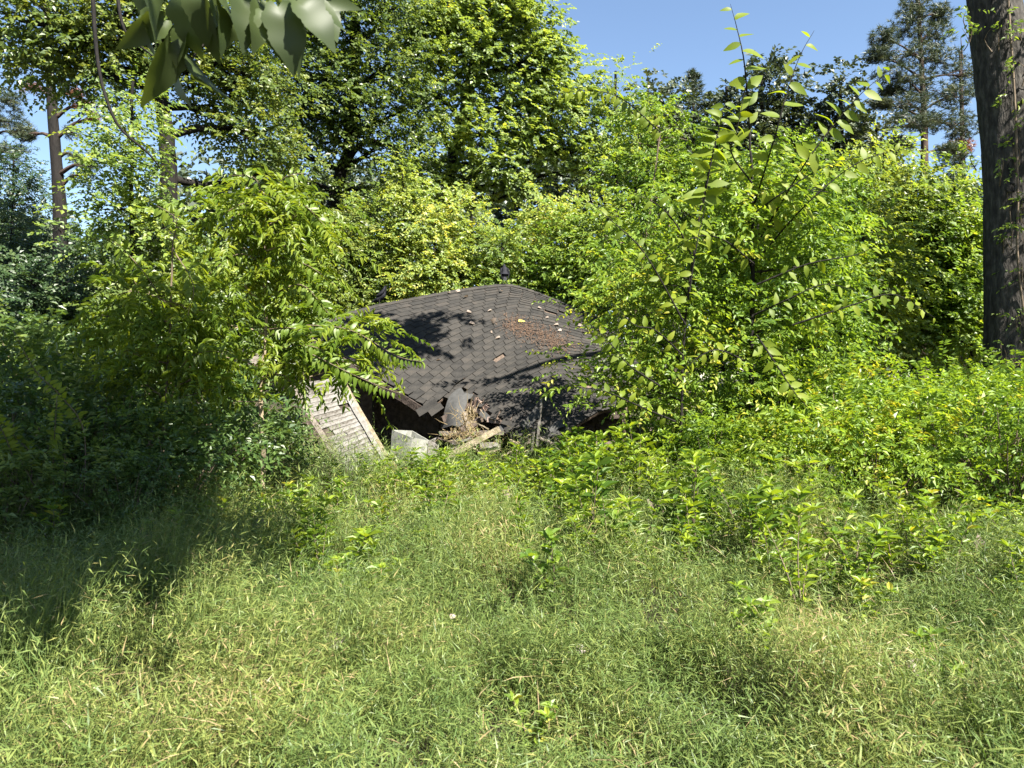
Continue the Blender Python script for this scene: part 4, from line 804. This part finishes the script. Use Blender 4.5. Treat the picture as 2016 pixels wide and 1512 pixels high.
wal2 = tree('pinnate_sapling', 'thin reddish stemmed sapling with light leaves in the shaded left thicket', 'sapling', b, trunk_px(b, [(322, 900, 8.0), (327, 780, 8.0), (335, 640, 8.0), (340, 480, 8.0)]),
     [(300, 620, 7.9, 60, 26, 6), (250, 570, 7.9, 50, 24, 4), (360, 600, 8, 50, 24, 5), (330, 690, 7.9, 70, 26, 6), (390, 740, 7.9, 60, 24, 5), (250, 690, 7.9, 50, 24, 4), (440, 760, 7.9, 30, 18, 2), (300, 770, 7.9, 50, 20, 3), (340, 540, 8, 50, 24, 4)], 'pinn', 'walnut', 'stem', 86, None, .022, .01, over=dict(per=5))
for q in [[(335, 640, 8), (300, 560, 7.7), (230, 480, 7.6), (180, 470, 7.6)], [(330, 760, 8), (380, 700, 7.7), (450, 690, 7.6)], [(330, 700, 8), (270, 640, 7.7), (200, 620, 7.6)], [(340, 480, 8), (345, 430, 7.8), (300, 400, 7.8)], [(340, 490, 8), (380, 560, 7.6), (370, 620, 7.6)]]:
    sprig(wal2, q, .06, .11, rs, 'stem', .007, two=2, start=.3, hang=.4, meshes=leaflet, name='leaflet')
fr = thing('arching_shoots', 'bright arching leafy shoots at the left edge', 'plant', tuple(ground_pt(120, 6.6)))
for q in [[(165, 850, 6.6), (120, 780, 6.5), (70, 730, 6.4), (25, 650, 6.4)], [(60, 900, 6.6), (30, 860, 6.5), (-10, 820, 6.4)], [(40, 990, 6.6), (25, 900, 6.4), (-5, 830, 6.3), (-40, 780, 6.2)], [(105, 900, 6.6), (108, 850, 6.4), (112, 780, 6.4)]]:
    sprig(fr, [(q[0][0], 1000, 6.6)] + q, .042, .10, rs, 'stem', .006, two=2, start=.42, hang=.3, meshes=elm_me, name='leaf', big=.72)
# ------------------------------------------------------------------ shrubs
def shrub_protos(n, mt, seed, h, wd, spec='shrub', ov=None, nc=26, bark='stem'):
    out = []
    for i in range(n):
        rng = np.random.default_rng(seed + i); S = dict(SP[spec]); S.update(ov or {}); S['cull'] = None
        c = nrm(rng.standard_normal((nc, 3)) * [1, 1, .8]) * rng.random((nc, 1)) ** .4 * [wd, wd, h * .46] + [0, 0, h * .55]; c[:, 2] = np.maximum(c[:, 2], .12)
        cm = MB(); crown_leaves(cm, rng, c, nrm(c - [0, 0, h * .4]), S); lm = MB()
        for q in c: tube(lm, curve([[rng.normal(0, .04), rng.normal(0, .04), -.03], [q[0] * .5, q[1] * .5, q[2] * .6], q], 6), np.linspace(.01, .003, 6), 4, cap=False)
        out.append((cm.mesh('shrub_leaves', M[mt]), lm.mesh('shrub_stems', M[bark], True)))
    return out
ORD = ['leftmost', 'second', 'third', 'fourth', 'fifth', 'sixth', 'seventh', 'eighth', 'ninth', 'tenth']
def shrub_rows(lst, text):
    rows = [[q for q in lst if q[1] < 8.3], [q for q in lst if 8.3 <= q[1] < 10.2], [q for q in lst if q[1] >= 10.2]]; out = {}
    for rn, r in zip(('front', 'middle', 'back'), rows):
        for i, q in enumerate(sorted(r)): out[q] = text + (', leftmost in the %s row' % rn if i == 0 else ', %s from left in %s row' % (ORD[i], rn))
    return out
def put_shrub(pr, px, D, sc_, label, grp, rng, name='shrub', sz=None, cat='shrub'):
    b = ground_pt(px, D); t = thing(name, label, cat, tuple(b), grp); t.rotation_euler = (0, 0, rng.uniform(0, 6.28)); t.scale = (sc_ * (sz or 1), sc_ * (sz or 1), sc_)
    m = pr[rng.integers(len(pr))]
    o = bpy.data.objects.new('stems', m[1]); C.objects.link(o); o.parent = t
    o = bpy.data.objects.new('leaves', m[0]); C.objects.link(o); o.parent = t; o['kind'] = 'stuff'
    return t
rw = np.random.default_rng(90)
ps = shrub_protos(5, 'shrub', 100, 1.25, .62, nc=34)
SL = [(1690, 8.8), (1760, 10.4), (1820, 9.2), (1900, 10.6), (1960, 9.4), (2030, 8.6), (1720, 7.6), (1860, 7.9), (1985, 7.6), (1640, 8.2), (2050, 10.4), (1990, 12), (1850, 12), (1740, 12.4), (1930, 8.6), (1830, 13.4), (1765, 13.6)]
LB_ = shrub_rows(SL, 'bright yellow green shrub under the thick trunk')
for (px, D) in SL:
    put_shrub(ps, px, D, rw.uniform(1.15, 1.42), LB_[(px, D)], 'bright shrubs on the right', rw)
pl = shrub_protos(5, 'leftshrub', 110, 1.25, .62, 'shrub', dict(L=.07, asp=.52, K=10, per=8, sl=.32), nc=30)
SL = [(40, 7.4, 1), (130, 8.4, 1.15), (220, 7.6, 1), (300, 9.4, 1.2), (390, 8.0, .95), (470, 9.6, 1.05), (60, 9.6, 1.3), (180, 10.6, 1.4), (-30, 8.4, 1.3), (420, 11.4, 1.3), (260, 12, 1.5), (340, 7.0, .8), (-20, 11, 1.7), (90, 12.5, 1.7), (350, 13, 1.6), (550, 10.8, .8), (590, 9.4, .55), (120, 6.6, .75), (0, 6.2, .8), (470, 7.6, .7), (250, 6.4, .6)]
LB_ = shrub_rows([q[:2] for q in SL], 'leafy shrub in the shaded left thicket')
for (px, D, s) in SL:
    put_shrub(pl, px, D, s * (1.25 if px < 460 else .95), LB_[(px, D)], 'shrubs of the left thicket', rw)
pe = shrub_protos(4, 'lush', 120, 1.3, .6, 'shrub', dict(L=.075, asp=.52, K=10, per=8, sl=.34), nc=30)
SL = [(1400, 8.6, 1.0), (1540, 8.4, 1.15), (1600, 9.8, 1.3), (1460, 10.4, 1.2), (1350, 9.8, .9), (1300, 10.6, .75), (1660, 10.8, 1.4), (1450, 8.0, .8), (1590, 7.6, .85), (1390, 11.6, 1.2), (1250, 11.4, .5), (1560, 11.4, 1.4)]
LB_ = shrub_rows([q[:2] for q in SL], 'yellow green bush at the feet of the saplings')
for (px, D, s) in SL:
    put_shrub(pe, px, D, s, LB_[(px, D)], 'bushes under the right saplings', rw)
pb = shrub_protos(1, 'autumn', 140, 1.0, .5, 'shrub', dict(L=.08, asp=.5, K=9, per=6), nc=20)
for (px, D, s, lb) in [(1965, 11.7, 1.25, 'brownish yellow leafed bush hiding the foot of the thick trunk'), (1900, 12.8, 1.35, 'brown tinged bush just left of the foot of the thick trunk'), (2035, 11.9, 1.4, 'brown tinged bush right of the foot of the thick trunk')]:
    put_shrub(pb, px, D, s, lb, None, rw)
# dark litter-filled underbrush joins the gaps
mb = MB(); cen = []
for k in range(520):
    x = rw.uniform(-9, 10); y = rw.uniform(8.6, 17)
    if -4.3 < x < 3.4 and y > 11.2: continue
    if -3.2 < x < 2 and y < 14: continue
    cen.append((x, y, float(gh(x, y)) + rw.uniform(.1, .75)))
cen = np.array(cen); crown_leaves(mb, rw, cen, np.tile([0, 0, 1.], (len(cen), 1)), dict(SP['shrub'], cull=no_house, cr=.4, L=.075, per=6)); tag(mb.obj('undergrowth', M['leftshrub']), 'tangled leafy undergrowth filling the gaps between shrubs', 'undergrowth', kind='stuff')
# ------------------------------------------------------------------ leafy weeds
def weed_mesh(seed, h=.75, L=.13, asp=.3, nl=9, mt='weed', br=3):
    rng = np.random.default_rng(seed); mb = MB(); pos = []; d = []; nn = []
    for s in range(br):
        a = rng.uniform(0, 6.28); lean = rng.uniform(.02, .3); hh = h * rng.uniform(.6, 1.1)
        P = curve([[0, 0, 0], [math.cos(a) * lean * .3, math.sin(a) * lean * .3, hh * .55], [math.cos(a) * lean, math.sin(a) * lean, hh]], 8); tube(mb, P, np.linspace(.007, .002, 8), 4, m=1, cap=False)
        for k in range(nl):
            t = .3 + .7 * (k + 1) / nl; p = np.array([np.interp(t, np.linspace(0, 1, 8), P[:, i]) for i in range(3)])
            for q in range(2 if k < nl - 1 else 5):
                an = k * 1.57 + q * (3.14 if k < nl - 1 else 1.26) + rng.normal(0, .2); up = .1 + .5 * t
                pos.append(p); d.append((math.cos(an), math.sin(an), up + rng.normal(0, .2))); nn.append(np.array([0, 0, 1]) + rng.normal(0, .25, 3))
    put_leaves(mb, np.array(pos), np.array(d), np.array(nn), L * rng.uniform(.6, 1.15, len(pos)), L * asp * rng.uniform(.8, 1.1, len(pos)), T4, rng.random(len(pos)))
    return mb.mesh('weed', [M[mt], M['stem']])
wm = [weed_mesh(200 + i, h=rw.uniform(.6, .85), L=rw.uniform(.10, .14), asp=rw.uniform(.30, .42), nl=int(rw.integers(6, 10)), br=int(rw.integers(2, 5))) for i in range(9)]
wm2 = [weed_mesh(220 + i, h=.6, L=.11, asp=.5, nl=7, mt='shrub', br=3) for i in range(4)]
def put_weed(px, D, s, label, grp, ms):
    b = ground_pt(px, D); o = bpy.data.objects.new('weed', ms[rw.integers(len(ms))]); C.objects.link(o); o.location = b; o.rotation_euler = (rw.normal(0, .1), rw.normal(0, .1), rw.uniform(0, 6.28)); o.scale = (s, s, s * rw.uniform(.85, 1.1)); tag(o, label, 'weed', grp)
for k in range(110):
    px = 700 + 620 * rw.random(); D = rw.uniform(7.8, 10.8); s_ = rw.uniform(.75, 1.1)
    if px < 1110: s_ = min(s_, (1.6 - .116 * D) / .78)
    put_weed(px, D, max(s_, .4), 'leafy bright green weed in the dense band in front of the broken roof edge', 'weeds in front of the roof', wm)
for k in range(75):
    put_weed(rw.uniform(1080, 1600), 9 - 3.6 * rw.random() ** 1.3, rw.uniform(.8, 1.15), 'tall lance leaved weed standing in front of the right saplings', 'weeds in front of the saplings', wm)
for k in range(85):
    put_weed(rw.uniform(560, 1180), 8.9 - 3.6 * rw.random() ** 1.6, rw.uniform(.5, .85), 'leafy weed rising from the grass in the middle of the clearing', 'weeds in the middle of the clearing', wm + wm2)
for k in range(60):
    put_weed(rw.uniform(1480, 2060), 8.2 - 4 * rw.random() ** 1.5, rw.uniform(.6, 1.0), 'leafy weed in the grass before the bright right shrubs', 'weeds before the right shrubs', wm + wm2)
for k in range(26):
    put_weed(rw.uniform(60, 700), rw.uniform(5.4, 8), rw.uniform(.6, 1.0), 'leafy weed in the shaded grass at the left', 'weeds in the shaded grass', wm + wm2)
for (px, D, s, lb) in [(1090, 4.9, .95, 'pale leafy weed with yellowish leaves above the middle of the grass'), (700, 4.6, .8, 'broad leaved weed with light green leaves left of the middle grass'), (1040, 3.3, .5, 'low bright weed at the bottom edge of the grass'), (1820, 3.4, .55, 'yellow green vine like weed trailing near the dry leaves on the right'), (530, 3.2, .42, 'small yellow green weed at the bottom left of the grass'), (1500, 3.9, .55, 'small yellowish weed in the right foreground grass')]:
    o = None; put_weed(px, D, s, lb, None, wm2)
# ------------------------------------------------------------------ grass
rg = np.random.default_rng(300)
def grass_patch(mb, n, y0, y1, h0, h1, nl, L, wd, seedm, dens=None):
    y = np.sqrt(rg.uniform(y0 ** 2, y1 ** 2, n)); x = rg.uniform(-.80, .80, n) * y * 1.02 + rg.normal(0, .1, n)
    if dens: y = rg.uniform(y0, y1, n); x = (rg.choice([-1, 1], n)) * (.72 * y + rg.random(n) ** 1.2 * dens)
    ok = (y < 11.9) | (x < -3.0) | (x > 3)
    cl = np.sin(x * 3.1 + np.sin(y * 2.3) * 1.7) * np.sin(y * 3.4 + np.sin(x * 1.9) * 2) + .5 * np.sin(x * 7 + y * 5)
    ok &= rg.random(n) < np.clip(.78 + .35 * cl, .25, 1)
    x, y, cl = x[ok], y[ok], cl[ok]; n = len(x)
    h = rg.uniform(h0, h1, n) * (1 + .30 * cl + .16 * np.sin(x * 1.1 + 2) * np.sin(y * 1.4 + 1)) * (1 + .25 * np.clip((y - 4.5) / 4, 0, 1)) * (1 + .35 * np.clip((-1.2 - x) / 2, 0, 1) * (y < 5.2)) ; z = gh(x, y)
    # a few shallow hollows where the stems are lodged
    for (hx, hy, hr) in [(.2, 5.6, .3), (-.9, 5.2, .25), (1.5, 5.8, .35), (2.6, 5.2, .3), (.5, 7.0, .4), (3.4, 6.2, .35), (2.0, 3.3, .25), (-1.9, 3.9, .2), (.9, 4.4, .2),(-1.45, 4.6, .35), (.25, 4.35, .3), (1.05, 3.1, .28), (-.75, 3.6, .22), (1.9, 4.2, .25), (-.1, 3.2, .2)]:
        h *= 1 - .72 * np.exp(-((x - hx) ** 2 + (y - hy) ** 2) / hr ** 2)
    wind = np.stack([np.sin(x * 1.3 + y * .8) * .35 + .1, np.cos(x * .9 - y * 1.1) * .3, 0 * x], -1)
    lean = rg.normal(0, .26, (n, 3)) * [1, 1, 0] + wind * .5; base = np.stack([x, y, z], -1); top = base + lean * h[:, None] + np.array([0, 0, 1.]) * h[:, None]
    sdv = nrm(np.cross(top - base, rg.standard_normal((n, 3)))) * .0016; cr_ = rg.random(n)
    mid = (base + top) / 2 - lean * h[:, None] * .18
    v = np.stack([base - sdv, base + sdv, mid + sdv, mid - sdv, top], 1).reshape(-1, 3); i = np.arange(n)[:, None] * 5
    mb.add(v, i + np.array([0, 1, 2, 3]), np.clip(cr_ * .3 + .35, 0, 1)); mb.f.append(i + np.array([3, 2, 4]) + mb.n - len(v)); mb.r.append(cr_ * .3 + .35); mb.m.append(np.zeros(n, int))
    K = nl; t = (np.arange(K) + rg.uniform(.3, .9, (n, K))) / K; t = .18 + .82 * t
    pos = np.where(t[..., None] < .5, base[:, None] + (mid - base)[:, None] * (t * 2)[..., None], mid[:, None] + (top - mid)[:, None] * (t * 2 - 1)[..., None])
    az = rg.uniform(0, 6.28, (n, 1)) + np.arange(K)[None] * 2.6 + rg.normal(0, .5, (n, K)); el = rg.normal(.45, .42, (n, K))
    d = np.stack([np.cos(az) * np.cos(el), np.sin(az) * np.cos(el), np.sin(el)], -1)
    ll = L * rg.uniform(.5, 1.25, (n, K)); nn = np.stack([-np.cos(az) * np.sin(el), -np.sin(az) * np.sin(el), np.cos(el)], -1) + rg.normal(0, .3, (n, K, 3))
    r = np.clip(cr_[:, None] * .45 + rg.random((n, K)) * .50 + .05 * cl[:, None] + np.where(t < .4, .12, 0), 0, 1)
    put_leaves(mb, pos.reshape(-1, 3), d.reshape(-1, 3), nn.reshape(-1, 3), ll.ravel(), wd * rg.uniform(.7, 1.3, n * K), TB, r.ravel())
TB = (np.array([(0, 0, 0), (.5, .3, .0), (.0, 1, -.22), (-.5, .3, .0)]), np.array([[0, 1, 2, 3]]))
mb = MB()
grass_patch(mb, 22000, 1.7, 4.6, .30, .52, 9, .065, .0056, 0)
grass_patch(mb, 20000, 4.6, 7.2, .34, .54, 7, .078, .0075, 1)
grass_patch(mb, 19000, 7.2, 13, .32, .55, 6, .11, .011, 2)
grass_patch(mb, 4000, 13, 24, .3, .5, 5, .16, .02, 3)
grass_patch(mb, 6500, .3, 10, .32, .5, 6, .10, .010, 4, 3.6)
n = 160; y = np.sqrt(rg.uniform(2.2 ** 2, 8 ** 2, n)); x = rg.uniform(-.75, .75, n) * y
for i in range(n):
    p = np.array([x[i], y[i], float(gh(x[i], y[i])) + .15]); a = rg.uniform(0, 6.28); l = rg.uniform(.2, .42); dd = np.array([math.cos(a), math.sin(a), 0]); wd = np.array([-dd[1], dd[0], 0]) * .0028
    q = [p, p + [0, 0, l * .6] + dd * l * .15, p + [0, 0, l * .95] + dd * l * .45, p + [0, 0, l * .9] + dd * l * .9]
    mb.add([q[0] - wd, q[0] + wd, q[1] + wd, q[1] - wd, q[2] + wd * .8, q[2] - wd * .8, q[3]], [[0, 1, 2, 3], [3, 2, 4, 5]], rg.uniform(.1, .5)); mb.add([q[2] - wd * .8, q[2] + wd * .8, q[3]], [[0, 1, 2]], .3)
tag(mb.obj('grass', M['grass']), 'knee high soft green grass covering the clearing', 'grass', kind='stuff')
mb = MB(); n = 9000
y = np.sqrt(rg.uniform(1.6 ** 2, 9 ** 2, n)); x = rg.uniform(-.8, .8, n) * y; keep = (np.sin(x * 2.2 + 1) * np.sin(y * 2.7 + x) + rg.normal(0, .4, n)) > .1; x, y = x[keep], y[keep]; n = len(x)
p = np.stack([x, y, gh(x, y) + .42 * rg.random(n) ** 2], -1); az = rg.uniform(0, 6.28, n); d = np.stack([np.cos(az), np.sin(az), rg.normal(.15, .3, n)], -1)
put_leaves(mb, p, d, np.tile([0, 0, 1.], (n, 1)) + rg.normal(0, .3, (n, 3)), rg.uniform(.08, .22, n), rg.uniform(.003, .006, n), TB, rg.random(n)); tag(mb.obj('thatch', M['straw']), 'dry straw coloured thatch under the green grass', 'dry grass', kind='stuff')
for (px, py, D, s, lb) in [(1712, 1282, 3.95, .10, 'pale grey dry leaf folded in the grass at the right'), (1786, 1322, 3.75, .12, 'pale curled dry leaf just right of the folded one'), (1822, 1118, 5.4, .12, 'white underside of a dry leaf in the right middle grass'), (518, 1036, 6.4, .17, 'light tan dry leaf at the edge of the left shade'), (1925, 1090, 5.7, .15, 'tan dry leaves caught in the grass at the far right'), (640, 1265, 4.1, .13, 'tan dry leaf low in the grass left of the middle'), (1105, 1298, 4.0, .09, 'small pale dry leaf in the middle foreground grass'), (1130, 1280, 4.0, .08, 'smaller pale dry leaf beside the one in the middle foreground'), (1630, 930, 7.4, .17, 'pale dry leaf hanging in the weeds under the right saplings'), (1290, 1005, 6.6, .15, 'tan dry leaf in the weeds right of the middle'), (885, 1215, 4.3, .04, 'tiny pale leaf in the grass below the roof opening'), (1010, 975, 7.6, .14, 'yellowish tan leaf in the weeds below the slanting plank')]:
    o = place_leaf(dead_me, 'dry_leaf', at(px, py, D), (rg.normal(), rg.normal() * .3, .3), (rg.normal(0, .3), -.9, .6), s); tag(o, lb, 'leaf')
# ------------------------------------------------------------------ shade tree beside the photographer, its limbs overhead
b = np.array([-4.6, .3, float(gh(-4.6, .3))]); rt = np.random.default_rng(400)
root = thing('shade_tree', 'large leaved tree whose dark drooping leaves hang into the top left corner', 'tree', tuple(b))
tm = MB(); tr = curve([b, b + [.1, .1, 2.5], b + [.2, .3, 5], b + [.5, .8, 8.5]], 20); tube(tm, tr - b, np.linspace(.26, .12, 20), 12, .04, rt); tm.obj('trunk', M['bark'], root, True, loc=(0, 0, 0))
lm = MB(); tips = []
for gx in np.arange(-7.9, 1.4, 1.1):
    for gy in np.arange(1.0, 7.6, 1.0):
        if gx < -3.2 and gy > 3.6 and rt.random() < .25: continue
        if gx > .8 or (gx > -.3 and gy > 2.4): continue
        if gy > 4.8 and (gx > -3.5 or rt.random() < .4): continue
        tips.append((gx + rt.normal(0, .2), gy + rt.normal(0, .2), 6.1 + .12 * gy + rt.normal(0, .15)))
cen = []
for i, t in enumerate(tips):
    a = tr[9 + (i * 3) % 10]; t = np.array(t); tube(lm, curve([a, (a + t) / 2 + [0, 0, .5], t], 10) - b, np.linspace(.06, .02, 10), 5, .05, rt)
    for k in range(13):
        cen.append(t + nrm(rt.standard_normal(3)) * rt.random() ** .5 * np.array([.8, .8, .35]))
tube(lm, curve([tr[10], np.array([-2.5, 1.0, 4.8]), np.array([.3, .9, 3.9])], 14) - b, np.linspace(.05, .01, 14), 6, .04, rt)
bp = np.array([.55, 11.5, 9.35]); tube(lm, curve([tr[17], np.array([-2.6, 5.5, 9.9]), bp + [-.4, -.8, .1], bp], 18) - b, np.linspace(.09, .02, 18), 6, .05, rt)
for k in range(13): cen.append(bp + rt.normal(0, 1, 3) * [.42, .3, .2])
twig = [at(690, -330, 2.4), at(560, -140, 2.0), at(470, -60, 1.85), at(390, -40, 1.8)]
tube(lm, curve([tr[10], np.array([-2.2, 1.6, 4.6]), np.array([-.6, 2.2, 3.9]), twig[0], twig[1], twig[2], twig[3]], 24) - b, np.linspace(.05, .005, 24), 6, .04, rt)
tube(lm, curve([twig[1], at(470, 20, 1.9), at(400, 90, 1.95), at(365, 130, 1.95)], 8) - b, np.linspace(.006, .002, 8), 5, .04, rt)
tube(lm, curve([twig[1], at(600, -40, 1.95), at(640, -10, 1.95)], 6) - b, np.linspace(.005, .002, 6), 5, .04, rt)
lm.obj('limbs', M['bark'], root, True, loc=(0, 0, 0))
cen = np.array(cen); cm = MB()
def infr(p):  # keep this crown's leaves above what the photograph shows of it
    x, y = proj(p + b); return ~((y > -30) & (p[:, 1] + b[1] > .2) & (x > -60) & (x < 2080))
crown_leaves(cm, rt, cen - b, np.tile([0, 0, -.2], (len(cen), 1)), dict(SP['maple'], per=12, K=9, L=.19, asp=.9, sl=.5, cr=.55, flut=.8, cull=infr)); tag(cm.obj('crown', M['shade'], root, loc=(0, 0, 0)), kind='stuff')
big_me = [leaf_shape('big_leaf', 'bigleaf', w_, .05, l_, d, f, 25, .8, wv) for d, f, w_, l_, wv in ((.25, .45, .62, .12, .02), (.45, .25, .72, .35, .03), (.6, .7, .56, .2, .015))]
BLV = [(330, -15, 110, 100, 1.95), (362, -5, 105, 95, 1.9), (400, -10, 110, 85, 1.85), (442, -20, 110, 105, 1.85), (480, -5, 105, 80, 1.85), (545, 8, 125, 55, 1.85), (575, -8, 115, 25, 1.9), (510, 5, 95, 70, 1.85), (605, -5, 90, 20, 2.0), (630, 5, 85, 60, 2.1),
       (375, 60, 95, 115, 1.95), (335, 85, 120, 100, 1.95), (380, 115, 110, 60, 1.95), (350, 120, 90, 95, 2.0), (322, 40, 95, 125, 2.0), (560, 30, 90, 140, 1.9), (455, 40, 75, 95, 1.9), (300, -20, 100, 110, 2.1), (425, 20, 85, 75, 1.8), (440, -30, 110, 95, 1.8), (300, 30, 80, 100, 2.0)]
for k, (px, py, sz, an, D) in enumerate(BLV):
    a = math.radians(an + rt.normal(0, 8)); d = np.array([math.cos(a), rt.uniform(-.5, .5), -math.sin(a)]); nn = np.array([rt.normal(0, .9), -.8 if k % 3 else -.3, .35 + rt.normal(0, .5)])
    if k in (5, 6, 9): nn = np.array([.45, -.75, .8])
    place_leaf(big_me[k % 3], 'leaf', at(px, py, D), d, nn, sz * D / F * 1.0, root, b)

for (px, py, sz, an) in [(548, 14, 120, 70), (585, 2, 110, 40), (520, 24, 90, 60)]:
    a = math.radians(an); place_leaf(big_me[1], 'leaf', at(px, py, 1.62), (math.cos(a), -.2, -math.sin(a)), SUNV + [-.2, -.2, -.3], sz * 1.62 / F, root, b)
